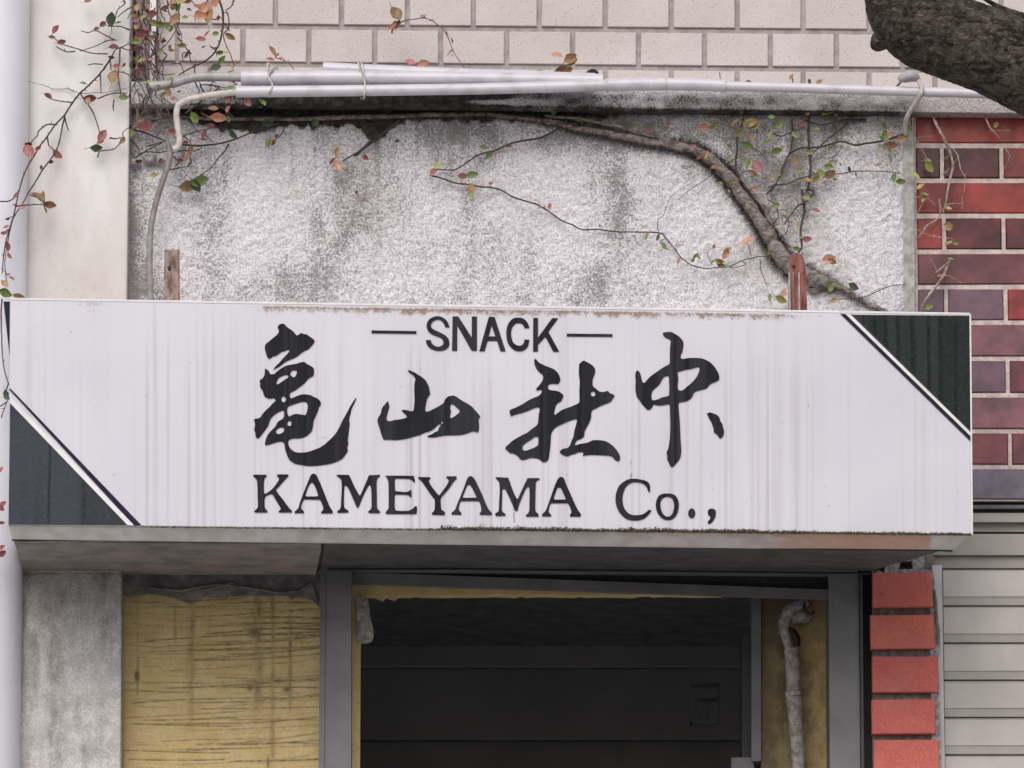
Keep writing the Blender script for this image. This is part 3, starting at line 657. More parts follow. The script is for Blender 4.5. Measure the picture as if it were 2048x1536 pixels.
# right inner wall stub with ochre coat, frame post and box
patch('inner_wall', [(1522, 1175), (1664, 1175), (1668, 1990), (1522, 1990)], -0.16, 3, {'dirt_shade': lambda X, Y: np.clip(0.62 * sstep(1650, 1588, X) + 0.25 * sstep(1590, 1520, X) + .25 * sstep(.45, .7, fbm(X / 12, Y / 18, 3, 33)) + .3 * sstep(1235, 1190, Y), 0, .9)}, M_OCHRE, rm, disp=lambda X, Y: .004 * fbm(X / 20, Y / 20, 2, 4), back=.1)
pbar('frame_post', [(1503, 1185), (1522, 1185), (1522, 1522), (1503, 1522)], -0.15, .09, M_DOORFRAME, rm)
pbar('frame_post', [(1484, 1270), (1503, 1270), (1503, 1522), (1484, 1522)], -0.19, .09, M_DOORDARK, rm)
pbar('wooden_block', [(1463, 1515), (1508, 1515), (1508, 1640), (1463, 1640)], -0.16, .09, M_DOORFRAME, rm)
mb = MB()
for (x0, y0, x1, y1) in [(1380, 1442, 1440, 1446), (1380, 1376, 1383, 1446), (1400, 1394, 1438, 1397), (1436, 1366, 1439, 1442), (1383, 1366, 1437, 1368), (1398, 1396, 1400, 1442), (1418, 1397, 1420, 1442)]:
    a = W(x0, y1, -.6); b = W(x1, y0, -.6); mb.box((a.x, .6, a.z), (b.x, .63, b.z))
tag(mb.build('wire_shelf', M_SOFFD), 'small dim metal shelf rack deep inside the dark doorway', 'shelf')
# lagged conduit
lp = thing('lagged_pipe', 'grey wrapped pipe with a torn bent top inside the right of the doorway', 'pipe', W(1590, 1400, -.122))
mb = MB(); P = [(1583, 1298, .0125), (1586, 1340, .0128), (1588, 1383, .0132)]; mb.tube([W(x, y, -.125) for x, y, r in P], [p[2] for p in P], 14); mb.build('lagging', M_CLOTH, lp)
mb = MB(); P = [(1588, 1384, .0150), (1588, 1389, .0156), (1588.5, 1393, .0150)]; mb.tube([W(x, y, -.125) for x, y, r in P], [p[2] for p in P], 14); mb.build('collar', M_CLOTH, lp)
mb = MB(); P = [(1588, 1394, .0138), (1592, 1450, .0125), (1596, 1500, .012), (1599, 1570, .0118), (1602, 1980, .0118)]; mb.tube([W(x, y, -.125) for x, y, r in P], [p[2] for p in P], 14); mb.build('lagging', M_CLOTH, lp)
mb = MB(); P = [(1578, 1297, .006), (1570, 1270, .0085), (1568, 1245, .0095), (1578, 1222, .011), (1592, 1212, .010), (1606, 1206, .008), (1616, 1204, .006)]; mb.tube([W(x, y, -.118) for x, y, r in P], [p[2] for p in P], 10)
P = [(1583, 1240, .008), (1598, 1232, .012), (1612, 1236, .010), (1622, 1230, .004)]; mb.tube([W(x, y, -.122) for x, y, r in P], [p[2] for p in P], 10)
mb.build('torn_lagging', M_CLOTH, lp)
mb = MB(); mb.tube([W(x, y, -.098) for x, y in [(1610, 1205), (1608, 1215), (1614, 1226), (1624, 1228), (1629, 1222)]], .0025, 6); mb.tube([W(x, y, -.113) for x, y in [(1577, 1256), (1585, 1262), (1592, 1275), (1594, 1292)]], [.003, .006, .007, .006], 8); mb.build('torn_strap', M_BLACK, lp)

# ---- red brick pier right of the door
bp = thing('brick_pier', 'column of orange red bricks between the doorway and the shutter', 'pier', W(1807, 1400, 0))
mb = MB(); fr = [W(1744, 1143, -.004), W(1862, 1143, -.004), W(1868, YB, -.004), W(1746, YB, -.004)]; mb.hexa(fr, [v + Vector((0, .25, 0)) for v in fr]); mb.build('joint_bed', M_JOINT, bp)
bricks = [(1145, 1215, 1745, 1864.5), (1229, 1298, 1741, 1868), (1312, 1385, 1745, 1876), (1398, 1468, 1744, 1870), (1479, 1550, 1748, 1877), (1563, 1634, 1746, 1872), (1647, 1718, 1748, 1878), (1731, 1802, 1746, 1872), (1815, 1886, 1748, 1878), (1899, 1970, 1748, 1874)]
for (y0, y1, x0, x1) in bricks:
    me = tile_mesh('brick', M_BRICK, (x1 - x0) * MM, (y1 - y0) * MM * .985, 0.03, 0.0015)
    o = bpy.data.objects.new('brick', me); o.location = W((x0 + x1) / 2, (y0 + y1) / 2, .010 + RND.uniform(-.001, .001)); o.rotation_euler = (RND.uniform(-.01, .01), RND.uniform(-.008, .004), RND.uniform(-.015, .015))
    S.collection.objects.link(o); o.parent = bp; o.matrix_parent_inverse = bp.matrix_world.inverted()
hd = [(1862, 1138), (1868, 1150), (1870, 1180), (1876, 1230), (1880, 1270), (1881, 1300), (1876, 1320), (1879, 1380), (1882, 1500), (1884, YB), (1864, YB), (1863, 1400), (1861, 1310), (1860, 1200)]
outline('mortar_edge', [hd], lambda x, y: 0.004, 0.05, M_WHITEMORTAR, bp)
mb = MB(); mb.tube([W(x, y, .006) for x, y in [(1868, 1180), (1872, 1205), (1873, 1240), (1877, 1262), (1876, 1285)]], .0028, 6); mb.build('crack_shadow_gap', M_JOINT, bp)
tp = [(1768, 1146), (1772, 1128), (1776, 1112), (1790, 1108), (1803, 1112), (1800, 1130), (1797, 1138), (1826, 1138), (1824, 1118), (1830, 1104), (1846, 1106), (1850, 1124), (1846, 1138), (1866, 1140), (1862, 1148), (1750, 1148), (1756, 1140)]
outline('crumbled_mortar', [smooth_loop(tp, 50, 2)], lambda x, y: 0.008, 0.05, M_WHITEMORTAR, bp)
mb = MB(); fr = [W(1742, 1098, -.02), W(1868, 1098, -.02), W(1868, 1146, -.02), W(1742, 1146, -.02)]; mb.hexa(fr, [v + Vector((0, .2, 0)) for v in fr]); mb.build('joint_bed', M_JOINT, bp)

# ================================================================ SIGN
SD = 0.36
sg = thing('shop_sign', 'long white box sign reading SNACK, four brushed characters and KAMEYAMA Co., over the doorway', 'sign', W(980, 840, SD))
TLc, TRc, BRc, BLc = (20, 598), (1939.5, 628), (1943.5, 1069), (16.5, 1050)
def sgrime(X, Y):
    top = 598 + (X - 20) * 30 / 1920; bot = 1050 + (X - 16) * 19 / 1927
    u = Y - top
    m = sstep(470, 560, X) * sstep(1780, 1450, X)
    g = m * (0.62 + .35 * fbm(X / 40, Y * 0, 3, 4)) * sstep(30, 6, u + 14 * (fbm(X / 13, Y * 0, 3, 7) - .5)) * sstep(2, 8, u)
    g = g + 0.45 * blob(X, Y, 185, 607, 60, 6) + .35 * blob(X, Y, 185, 625, 25, 14) + 0.12 * sstep(12, 0, bot - Y) + .15 * sstep(1480, 1560, X) * sstep(30, 0, bot - Y) * (X < 1940)
    for (x, y0, y1, a) in [(1028, 1005, 1045, .75), (1232, 930, 962, .4), (1262, 920, 958, .5), (1289, 925, 960, .4), (1262, 860, 925, .18), (1245, 900, 940, .3), (590, 932, 952, .3), (617, 932, 960, .25), (921, 1030, 1048, .3), (800, 1028, 1046, .3), (770, 930, 946, .3), (746, 908, 918, .4), (716, 1010, 1040, .28),
                           (820, 885, 950, .16), (1298, 1030, 1060, .2), (524, 1022, 1046, .2), (1083, 1024, 1044, .2)]:
        g = g + a * seg(X, Y, x, y0, x, y1, 2.6)
    for (x, y, a) in [(1740, 812, .5), (1707, 806, .4), (1816, 888, .3), (1812, 1020, .4), (1715, 1053, .4), (1512, 1049, .5), (1052, 750, .5), (1133, 783, .4), (1219, 710, .3), (842, 668, .3), (740, 917, .5), (808, 902, .5), (822, 904, .4)]: g = g + a * blob(X, Y, x, y, 3, 3)
    for (x, y) in [(632, 874), (793, 948), (803, 950), (815, 948), (828, 946), (832, 952), (1244, 958), (1262, 952), (1052, 800), (1033, 812)]: g = g + .5 * blob(X, Y, x, y, 2.5, 6)
    return g
def sstreak(X, Y):
    top = 598 + (X - 20) * 30 / 1920
    s = sstep(.50, .80, fbm(X / 6, Y / 1500, 3, 40)) * 0.9 + sstep(.5, .8, fbm(X / 26, Y / 2500, 3, 41)) * .32
    s = s * sstep(0.2, .8, (Y - top) / 400 + 0.55 * fbm(X / 11, Y / 300, 2, 42)) * np.interp(X, [0, 300, 700, 1500, 1700, 1940], [.35, .75, 1, .95, .6, .2]) * (.35 + 1.3 * fbm(X / 70, Y / 900, 2, 47))
    return s * 0.8 + .05
def sgreen(X, Y):
    bot = 1050 + (X - 16) * 19 / 1927
    a = np.interp(X, [260, 300, 420, 620, 720, 860, 900, 1500, 1600, 1900, 1943], [0.2, .45, .3, .55, .3, .35, .75, .8, .72, .75, .8])
    h = np.interp(X, [260, 850, 900, 1200, 1500, 1600, 1940], [3, 3, 8, 8, 9, 6, 6])
    return a * sstep(0, 1, 1.25 - (bot - Y) / (h * (.55 + 1.0 * fbm(X / 14, Y * 0, 3, 66)))) * (X > 270) * 0.85
patch('acrylic_panel', [TLc, TRc, BRc, BLc], SD, 2.6, {'streak': sstreak, 'grime': sgrime, 'green': sgreen}, M_ACR, sg, back=0.012)
# enclosure behind the panel
inset = [W(24, 601, SD - .014), W(1937, 631, SD - .014), W(1938, 1060, SD - .014), W(21, 1040, SD - .014)]
mb = MB(); bk = [Vector((min(v.x, WX(1700, 0)), -0.02, v.z)) for v in inset]; mb.hexa(inset, bk); mb.build('enclosure', M_SIGNFRAME, sg)
pbar('top_trim', [(20, 595.5), (1940, 625.5), (1940, 629.5), (20, 599.5)], SD + .0008, .012, M_SIGNFRAME, sg)
pbar('end_trim', [(1939, 629), (1942, 629), (1946, 1069), (1943, 1069)], SD + .003, .014, M_SIGNFRAME, sg)
# lower flange: shallow lip then sloped underside
def rustf(X, Y):
    return np.interp(X, [0, 60, 400, 850, 1000, 1200, 1300, 1550, 1700, 1855, 1868, 1900, 2000], [.05, .1, .06, .05, .2, .25, .45, .62, .85, .85, .10, .15, .1]) * np.where(X > 1150, 1 - 0.55 * sstep(1062, 1082, Y) * sstep(1600, 1500, X), 1)
fl = patch('lower_flange', [(17, 1050.5), (1936, 1070), (1906, 1101), (24, 1078)], lambda X, Y: SD - 0.004 - (Y - (1050.5 + (X - 17) * .0101)) / 29 * 0.030, 3, {'rust': rustf}, M_FLANGE, sg, back=.004)
def strip(name, pts, r, mat, par, n=6): mb = MB(); mb.tube(pts, r, n); return mb.build(name, mat, par)
strip('flange_seam', [W(x, y, SD - .037) for x, y in [(24, 1079.5), (320, 1075.5), (640, 1080.5), (900, 1085), (1100, 1086), (1400, 1092), (1700, 1098), (1880, 1100), (1905, 1102)]], .0021, M_BLACK, sg)
strip('flange_bead', [W(x, y, SD - .042) for x, y in [(28, 1084), (330, 1080), (640, 1084.5), (900, 1088), (1200, 1091)]], .0019, M_CAULK, sg)
# soffit panels
def soff(name, q, mat, d0=SD - .043, d1=0.0):
    a, b, c, d = q; fr = [W(*a, d0), W(*b, d0), W(*c, d1), W(*d, d1)]
    vs = fr + [v + Vector((0, 0, .012)) for v in fr]
    return mk(name, vs, [(3, 2, 1, 0), (4, 5, 6, 7), (0, 1, 5, 4), (1, 2, 6, 5), (2, 3, 7, 6), (3, 0, 4, 7)], mat, sg)
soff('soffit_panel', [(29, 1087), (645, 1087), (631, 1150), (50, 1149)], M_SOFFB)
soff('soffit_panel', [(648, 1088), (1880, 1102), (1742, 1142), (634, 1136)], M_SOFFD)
strip('soffit_joint', [W(646, 1089, SD - .044), W(641, 1112, SD - .2), W(634, 1140, .03)], .003, M_BLACK, sg)
strip('soffit_lip', [W(x, y, d) for x, y, d in [(655, 1139, .03), (900, 1138, .03), (1300, 1142, .03), (1740, 1147, .03)]], .0022, M_BLACK, sg)
pbar('side_bracket', [(7, 603), (21, 603), (20, 640), (19, 712)], SD - .05, .02, M_NAVY, sg)

# corner triangles and stripes
D1 = SD + .0016
outline('corner_panel', [[(20, 806), (22, 808), (255, 1050), (17, 1048.5)]], lambda x, y: D1, .0012, M_CORNER, sg)
outline('stripe', [[(18, 778), (22, 778), (283, 1050.5), (268, 1050.5)]], lambda x, y: D1 + .0004, .0016, M_NAVY, sg)
outline('stripe_light', [[(18, 792), (268, 1050.5), (255, 1050), (20, 806)]], lambda x, y: D1 + .0002, .0014, M_SIGNFRAME, sg)
outline('corner_panel', [[(1706, 629.5), (1939, 631.5), (1941, 862)]], lambda x, y: D1, .0012, M_CORNERD, sg)
outline('stripe', [[(1681, 627.5), (1691, 628), (1943, 874), (1943, 884)]], lambda x, y: D1 + .0004, .0016, M_NAVY, sg)
outline('stripe_light', [[(1691, 628), (1700, 628), (1943, 866), (1943, 874)]], lambda x, y: D1 + .0003, .0015, M_SIGNFRAME, sg)
outline('stripe', [[(1700, 628), (1706, 629.5), (1941, 862), (1943, 866)]], lambda x, y: D1 + .0004, .0016, M_BLACK, sg)

# lettering traced stroke by stroke
def glyph(name, x0, y0, sc, loops, corner=62, sub=3, th=.0022):
    L = [smooth_loop([(x0 + p[0] / sc, y0 + p[1] / sc) for p in lp], corner, sub) for lp in loops]
    return outline(name, L, lambda x, y: D1 + .0006, th, M_VINYL, sg)
def ell(cx, cy, rx, ry, n=20): return [(cx + rx * math.cos(2 * math.pi * k / n), cy + ry * math.sin(2 * math.pi * k / n)) for k in range(n)]
def sh_(lp, dy): return [(x, y + dy) for x, y in lp]
Z = 9.309
glyph('character_stroke', 500, 640, Z, [[(520,120),(545,85),(600,68),(645,82),(690,130),(740,165),(790,200),(840,255),(870,285),(910,270),(950,240),(1000,262),(1050,265),(1100,300),(1160,340),(1200,380),(1195,410),(1150,470),(1080,540),(1010,570),(940,620),(880,670),(790,715),(720,740),(640,785),(560,850),(480,895),(435,915),(470,870),(540,800),(600,730),(660,665),(710,610),(740,560),(705,545),(650,570),(590,585),(540,620),(490,655),(430,670),(390,700),(360,720),(320,680),(290,590),(275,520),(290,450),(350,400),(420,340),(490,285),(530,235),(540,190),(520,150)]])
body = [(275,-398),(320,-380),(355,-345),(375,-300),(400,-293),(450,-300),(510,-350),(590,-410),(680,-455),(770,-475),(860,-490),(940,-515),(1010,-522),(1050,-490),(1130,-450),(1180,-410),(1190,-380),(1185,-290),(1160,-260),(1080,-210),(1010,-130),(920,-60),(840,0),(760,40),(740,70),(745,130),(770,155),(830,130),(900,100),(970,82),(1050,82),(1130,95),(1180,125),(1240,150),(1290,185),(1320,240),(1305,285),(1280,320),(1265,390),(1230,460),(1205,520),(1185,570),(1175,650),(1160,730),(1130,780),(1050,850),(960,885),(880,895),(800,895),(740,915),(710,950),(715,1010),(740,1075),(800,1130),(870,1160),(960,1165),(1080,1150),(1200,1110),(1300,1070),(1390,1010),(1480,930),(1560,850),(1620,770),(1670,680),(1710,590),(1760,500),(1820,390),(1880,280),(1930,200),(1975,140),(1965,190),(1930,260),(1890,350),(1870,440),(1845,540),(1855,640),(1840,740),(1835,830),(1820,920),(1830,1000),(1810,1060),(1820,1130),(1780,1190),(1730,1260),(1670,1300),(1580,1340),(1470,1370),(1350,1390),(1200,1405),(1060,1405),(950,1385),(850,1370),(780,1330),(730,1290),(700,1230),(670,1150),(650,1070),(640,1000),(610,960),(540,955),(450,980),(370,1005),(290,1025),(278,990),(300,900),(340,820),(400,750),(470,680),(520,590),(600,540),(630,500),(635,440),(630,390),(610,370),(550,395),(460,450),(390,520),(360,590),(330,670),(280,740),(230,810),(180,870),(140,900),(105,860),(100,790),(78,735),(95,640),(78,560),(90,535),(130,530),(190,510),(230,450),(290,380),(360,320),(420,250),(470,205),(465,165),(440,145),(370,155),(320,140),(275,120),(250,60),(230,0),(200,-40),(185,-90),(195,-120),(180,-150),(190,-190),(230,-215),(260,-260),(275,-320)]
h1 = sh_([(495,1190),(500,1130),(540,1070),(600,1035),(680,1015),(720,1035),(700,1075),(630,1120),(560,1170),(510,1200)], -1303)
h2 = sh_([(750,985),(780,940),(830,925),(870,940),(870,990),(840,1050),(815,1068),(780,1045),(750,1015)], -1303)
h3 = [(585,150),(605,110),(640,115),(668,155),(665,200),(630,228),(600,215),(585,185)]
h4 = [(700,320),(740,285),(850,250),(950,215),(1030,215),(1070,255),(1070,350),(1050,430),(1030,468),(950,455),(860,445),(780,465),(730,495),(700,450),(690,380)]
h5 = [(700,600),(715,570),(745,565),(770,600),(765,650),(740,670),(705,660),(695,630)]
h6 = [(480,780),(495,735),(550,695),(600,688),(630,710),(632,760),(600,795),(545,820),(500,812)]
glyph('character', 500, 780, Z, [body, h1, h2, h3, h4, h5, h6])
yama = [(610,60),(630,48),(700,75),(760,105),(810,140),(870,175),(940,235),(975,300),(1005,360),(1010,400),(1025,480),(1005,520),(975,560),(955,640),(940,720),(935,800),(950,822),(1010,810),(1080,775),(1160,735),(1220,700),(1275,660),(1300,600),(1350,545),(1400,530),(1450,522),(1500,535),(1560,575),(1630,620),(1720,670),(1800,725),(1860,790),(1920,860),(1960,910),(1930,960),(1935,1030),(1940,1110),(1925,1180),(1895,1200),(1860,1185),(1820,1180),(1740,1210),(1640,1240),(1500,1255),(1350,1255),(1230,1270),(1100,1295),(1000,1290),(975,1275),(1010,1260),(1070,1235),(1110,1205),(1170,1180),(1190,1120),(1215,1090),(1225,1060),(1195,1050),(1150,1080),(1100,1130),(1030,1175),(930,1205),(830,1250),(720,1280),(600,1315),(480,1335),(370,1345),(250,1335),(165,1335),(130,1270),(100,1180),(75,1090),(45,990),(60,930),(100,870),(130,760),(170,700),(215,650),(240,625),(260,680),(265,740),(245,800),(225,880),(212,950),(235,990),(290,998),(370,975),(460,965),(550,945),(590,930),(580,880),(545,850),(500,800),(510,785),(560,790),(620,800),(680,815),(720,790),(725,740),(735,640),(735,540),(730,420),(735,300),(750,230),(740,180),(700,130),(650,95)]
glyph('character', 750, 735, Z, [yama, [(1405,700),(1430,672),(1470,690),(1520,740),(1575,790),(1570,830),(1520,880),(1470,915),(1420,940),(1395,920),(1405,860),(1415,820),(1400,760)], [(1225,1020),(1245,995),(1268,1010),(1265,1040),(1240,1048)]])
sha = [(540,85),(555,62),(580,80),(620,125),(680,160),(760,195),(840,225),(900,260),(950,315),(980,380),(985,430),(960,475),(930,492),(870,485),(810,490),(775,525),(785,580),(830,600),(900,608),(960,622),(1010,655),(1038,690),(1025,730),(1000,780),(950,810),(915,850),(895,920),(880,1000),(905,1020),(960,975),(1030,930),(1100,905),(1180,875),(1260,840),(1305,815),(1315,760),(1312,600),(1318,450),(1305,330),(1305,200),(1315,150),(1380,97),(1420,110),(1480,140),(1540,180),(1570,220),(1583,270),(1570,330),(1545,390),(1535,460),(1545,530),(1590,570),(1650,620),(1720,630),(1800,615),(1830,650),(1890,670),(1910,700),(1880,740),(1850,790),(1780,820),(1680,860),(1600,900),(1530,940),(1515,990),(1510,1060),(1480,1150),(1440,1220),(1400,1300),(1390,1380),(1330,1430),(1270,1450),(1240,1500),(1230,1530),(1250,1540),(1330,1515),(1450,1495),(1540,1455),(1640,1452),(1740,1465),(1820,1500),(1900,1565),(1960,1640),(2000,1710),(2008,1760),(1995,1795),(1960,1805),(1910,1775),(1870,1730),(1800,1710),(1700,1705),(1580,1700),(1480,1700),(1370,1715),(1385,1660),(1340,1650),(1290,1655),(1240,1680),(1170,1695),(1110,1722),(1040,1705),(985,1665),(980,1640),(1030,1600),(1110,1585),(1150,1540),(1175,1470),(1210,1390),(1225,1300),(1250,1200),(1270,1120),(1255,1085),(1180,1105),(1100,1135),(1000,1180),(920,1220),(860,1280),(835,1330),(825,1400),(820,1500),(810,1600),(800,1680),(790,1750),(765,1800),(720,1822),(670,1810),(630,1775),(570,1755),(480,1750),(400,1775),(350,1785),(300,1770),(265,1725),(200,1680),(130,1665),(80,1625),(45,1590),(60,1560),(110,1520),(160,1470),(240,1420),(340,1365),(430,1320),(500,1260),(560,1220),(600,1170),(610,1100),(620,1000),(635,920),(610,885),(560,895),(480,925),(400,960),(300,990),(210,1015),(150,1045),(125,1000),(120,945),(160,920),(210,905),(280,870),(350,835),(430,780),(520,735),(610,700),(660,650),(675,600),(650,585),(600,600),(570,580),(590,555),(640,500),(680,440),(695,380),(680,330),(620,280),(575,220),(550,160),(540,110)]
glyph('character', 1005, 710, 8.533, [sha, [(340,1592),(345,1542),(400,1492),(480,1442),(560,1387),(610,1397),(612,1472),(605,1532),(560,1572),(470,1607),(400,1632),(355,1622)], ell(1546, 660, 41, 44, 14)])
naka = [(675,105),(720,98),(800,88),(860,95),(920,130),(980,165),(1030,210),(1075,260),(1095,330),(1090,400),(1070,490),(1040,560),(1035,620),(1080,645),(1160,630),(1260,622),(1380,622),(1480,635),(1570,670),(1650,720),(1720,790),(1780,880),(1815,950),(1830,1020),(1810,1070),(1740,1110),(1640,1155),(1570,1235),(1460,1270),(1350,1300),(1300,1350),(1260,1430),(1200,1480),(1130,1510),(1040,1520),(1000,1545),(995,1600),(1005,1750),(1020,1950),(1030,2150),(1035,2300),(1050,2480),(1048,2570),(1020,2680),(960,2760),(900,2830),(860,2850),(825,2830),(800,2770),(765,2700),(760,2620),(750,2550),(785,2470),(805,2350),(820,2200),(825,2000),(820,1800),(815,1600),(805,1565),(740,1570),(660,1585),(590,1590),(520,1575),(480,1570),(460,1610),(420,1665),(380,1680),(335,1660),(280,1600),(230,1540),(200,1490),(150,1430),(125,1360),(110,1250),(115,1100),(108,980),(120,910),(150,875),(190,905),(215,960),(240,1060),(265,1125),(300,1130),(350,1070),(420,1000),(500,940),(600,870),(700,805),(800,750),(815,700),(815,550),(820,400),(835,290),(815,240),(760,215),(710,185),(680,150)]
glyph('character', 1260, 655, 10.24, [naka, [(440,1370),(455,1300),(500,1250),(570,1190),(620,1130),(660,1050),(700,1000),(760,985),(800,1000),(800,1100),(805,1250),(800,1390),(740,1415),(660,1430),(580,1465),(500,1490),(455,1480),(440,1430)], [(975,905),(1060,880),(1160,855),(1270,835),(1350,810),(1400,805),(1425,840),(1405,920),(1370,1000),(1320,1070),(1250,1140),(1170,1210),(1100,1270),(1050,1290),(1000,1280),(975,1200),(990,1050),(980,960)]])
glyph('character_stroke', 1260, 790, 10.24, [[(1575,380),(1635,355),(1700,375),(1770,400),(1830,460),(1850,530),(1890,590),(1905,660),(1925,740),(1910,820),(1860,885),(1820,860),(1780,800),(1720,760),(1710,680),(1670,560),(1620,470),(1590,410)]])
glyph('dash', 740, 625, 4.18, [[(12,149),(388,155),(388,175),(12,170)]], 30, 1)
glyph('dash', 740, 625, 4.18, [[(1645,176),(2027,180),(2027,200),(1645,197)]], 30, 1)
Q = 13.653
glyph('letter', 840, 625, Q, [[(690,395),(670,330),(620,255),(560,205),(480,185),(400,205),(340,250),(305,310),(300,380),(330,430),(400,475),(500,520),(600,570),(700,630),(770,710),(800,800),(795,890),(740,970),(650,1015),(540,1038),(420,1025),(310,985),(230,920),(180,840),(158,755),(295,750),(325,840),(390,900),(470,930),(550,925),(620,880),(640,810),(610,720),(540,670),(440,635),(330,590),(240,520),(195,440),(180,350),(205,250),(270,170),(370,120),(490,98),(600,125),(700,190),(760,270),(805,395)]])
glyph('letter', 840, 625, Q, [[(890,105),(1045,105),(1412,680),(1415,105),(1555,105),(1555,1035),(1410,1035),(1018,345),(1015,1035),(875,1035)]], 5, 1)
glyph('letter', 980, 625, Q, [[(-31,115),(125,120),(425,1050),(285,1050),(195,765),(-65,765),(-150,1050),(-290,1045)], [(44,345),(150,650),(-41,652)]], 5, 1)
glyph('letter', 980, 625, Q, [[(1075,415),(945,415),(900,330),(850,290),(790,275),(710,290),(640,350),(595,430),(575,550),(585,680),(620,790),(680,860),(760,900),(840,900),(900,860),(930,800),(935,735),(1075,740),(1060,830),(1030,920),(970,990),(880,1040),(780,1050),(680,1025),(580,950),(500,850),(460,730),(445,580),(455,430),(500,300),(590,190),(690,145),(800,138),(900,160),(980,220),(1040,310)]])
glyph('letter', 980, 625, Q, [[(1180,145),(1310,145),(1310,680),(1700,150),(1855,155),(1590,520),(1885,1060),(1730,1060),(1510,655),(1310,870),(1310,1055),(1175,1055)]], 5, 1)
Q = 8.533
for (x0, lps) in [
 (500, [[(55,78),(280,80),(285,105),(250,135),(240,180),(235,300),(240,395),(265,400),(320,370),(380,320),(440,250),(490,170),(495,135),(465,105),(470,72),(650,75),(658,100),(620,135),(560,200),(500,270),(440,330),(480,400),(560,500),(640,610),(680,660),(715,690),(712,718),(500,718),(485,705),(515,680),(525,650),(480,570),(430,490),(390,420),(360,405),(300,425),(255,465),(248,560),(252,640),(295,695),(295,718),(80,718),(72,700),(120,655),(135,620),(130,450),(128,300),(120,180),(90,130),(58,105)]]),
 (500, [[(1060,68),(1095,62),(1130,85),(1160,140),(1210,250),(1270,400),(1320,530),(1370,640),(1410,700),(1410,735),(1220,735),(1212,715),(1245,680),(1245,620),(1215,540),(1190,500),(920,495),(890,560),(870,640),(915,700),(920,730),(765,730),(760,710),(820,655),(850,560),(900,420),(960,270),(1010,150),(1035,95)], [(1050,205),(1080,225),(1130,320),(1165,430),(1150,448),(960,450),(942,435),(970,350),(1010,250)]]),
 (660, [[(115,80),(320,82),(350,130),(420,290),(500,430),(520,430),(580,290),(640,150),(660,90),(850,80),(850,105),(805,145),(795,250),(800,450),(805,640),(855,710),(850,730),(660,728),(650,705),(705,650),(708,500),(705,350),(690,260),(670,250),(640,290),(560,450),(500,600),(475,640),(455,630),(400,500),(320,320),(270,255),(250,260),(242,350),(238,500),(245,640),(310,690),(315,720),(130,725),(125,700),(180,650),(190,500),(200,300),(190,160),(155,125),(118,100)]]),
 (660, [[(945,95),(1160,95),(1430,100),(1445,150),(1450,190),(1435,212),(1400,170),(1340,145),(1130,140),(1108,160),(1108,320),(1125,362),(1300,375),(1340,360),(1375,338),(1390,345),(1392,450),(1370,455),(1320,418),(1120,412),(1105,440),(1105,640),(1120,680),(1150,695),(1330,695),(1400,665),(1460,612),(1482,620),(1485,680),(1475,745),(960,745),(948,720),(990,670),(1000,620),(1000,400),(995,200),(975,140)]]),
 (820, [[(135,118),(345,122),(350,140),(325,165),(325,200),(370,280),(430,360),(485,425),(505,425),(560,350),(620,270),(660,190),(655,160),(618,125),(630,108),(790,105),(798,145),(760,175),(700,260),(640,340),(580,410),(530,470),(525,560),(535,670),(590,710),(598,750),(575,762),(380,758),(370,735),(415,690),(422,620),(420,500),(390,460),(330,380),(270,290),(200,190),(150,145)]]),
 (820, [[(1010,108),(1050,105),(1085,135),(1130,200),(1190,330),(1250,460),(1300,590),(1350,680),(1400,730),(1390,762),(1195,758),(1187,735),(1215,705),(1215,650),(1190,550),(1160,525),(870,525),(845,580),(832,670),(878,735),(875,758),(712,755),(708,725),(765,680),(800,590),(860,450),(920,300),(970,160)], [(1000,240),(1030,260),(1080,340),(1130,450),(1125,472),(910,472),(898,455),(930,370),(975,265)]]),
 (980, [[(92,120),(310,130),(330,180),(390,350),(450,480),(475,490),(530,370),(600,220),(640,138),(830,138),(850,155),(790,190),(780,280),(775,450),(775,690),(825,750),(828,790),(620,790),(610,770),(665,710),(672,550),(675,400),(670,290),(650,280),(610,320),(550,450),(500,580),(470,690),(430,690),(380,580),(320,440),(260,330),(235,312),(212,330),(208,450),(205,690),(260,745),(268,775),(95,778),(88,740),(145,700),(155,550),(165,350),(155,200),(120,160)]]),
 (980, [[(1195,120),(1230,118),(1265,150),(1310,270),(1380,420),(1440,560),(1500,680),(1550,750),(1545,790),(1370,790),(1362,765),(1390,720),(1370,640),(1340,580),(1310,560),(1040,562),(1015,620),(1000,710),(1045,765),(1040,785),(895,785),(890,755),(945,700),(980,620),(1040,450),(1100,280),(1150,165)], [(1170,285),(1210,305),(1250,390),(1290,480),(1280,502),(1110,505),(1085,480),(1110,410),(1145,310)]]),
 (1210, [[(745,380),(725,320),(690,260),(630,220),(560,205),(480,205),(400,240),(340,310),(305,420),(300,530),(325,640),(380,720),(460,765),(550,770),(640,755),(700,720),(750,675),(790,690),(740,760),(670,820),(580,850),(480,855),(380,835),(300,780),(230,690),(190,590),(178,480),(195,370),(240,270),(320,200),(410,155),(520,148),(620,165),(710,190),(760,240),(770,300),(765,370)]]),
 (1210, [[(1060,400),(1140,405),(1205,440),(1250,520),(1260,600),(1245,700),(1200,790),(1130,840),(1050,845),(970,815),(900,730),(868,620),(880,510),(930,430),(990,405)], [(1070,450),(1130,470),(1165,520),(1180,600),(1165,700),(1130,770),(1070,795),(1010,770),(965,700),(945,600),(955,520),(1000,465)]]),
 (1210, [ell(1480, 735, 60, 80)]),
 (1210, [[(1755,720),(1765,680),(1810,658),(1860,665),(1890,700),(1890,760),(1870,820),(1830,880),(1790,910),(1755,905),(1755,880),(1790,840),(1800,790),(1765,760)]])]:
    glyph('letter', x0, 940, Q, lps, 55)
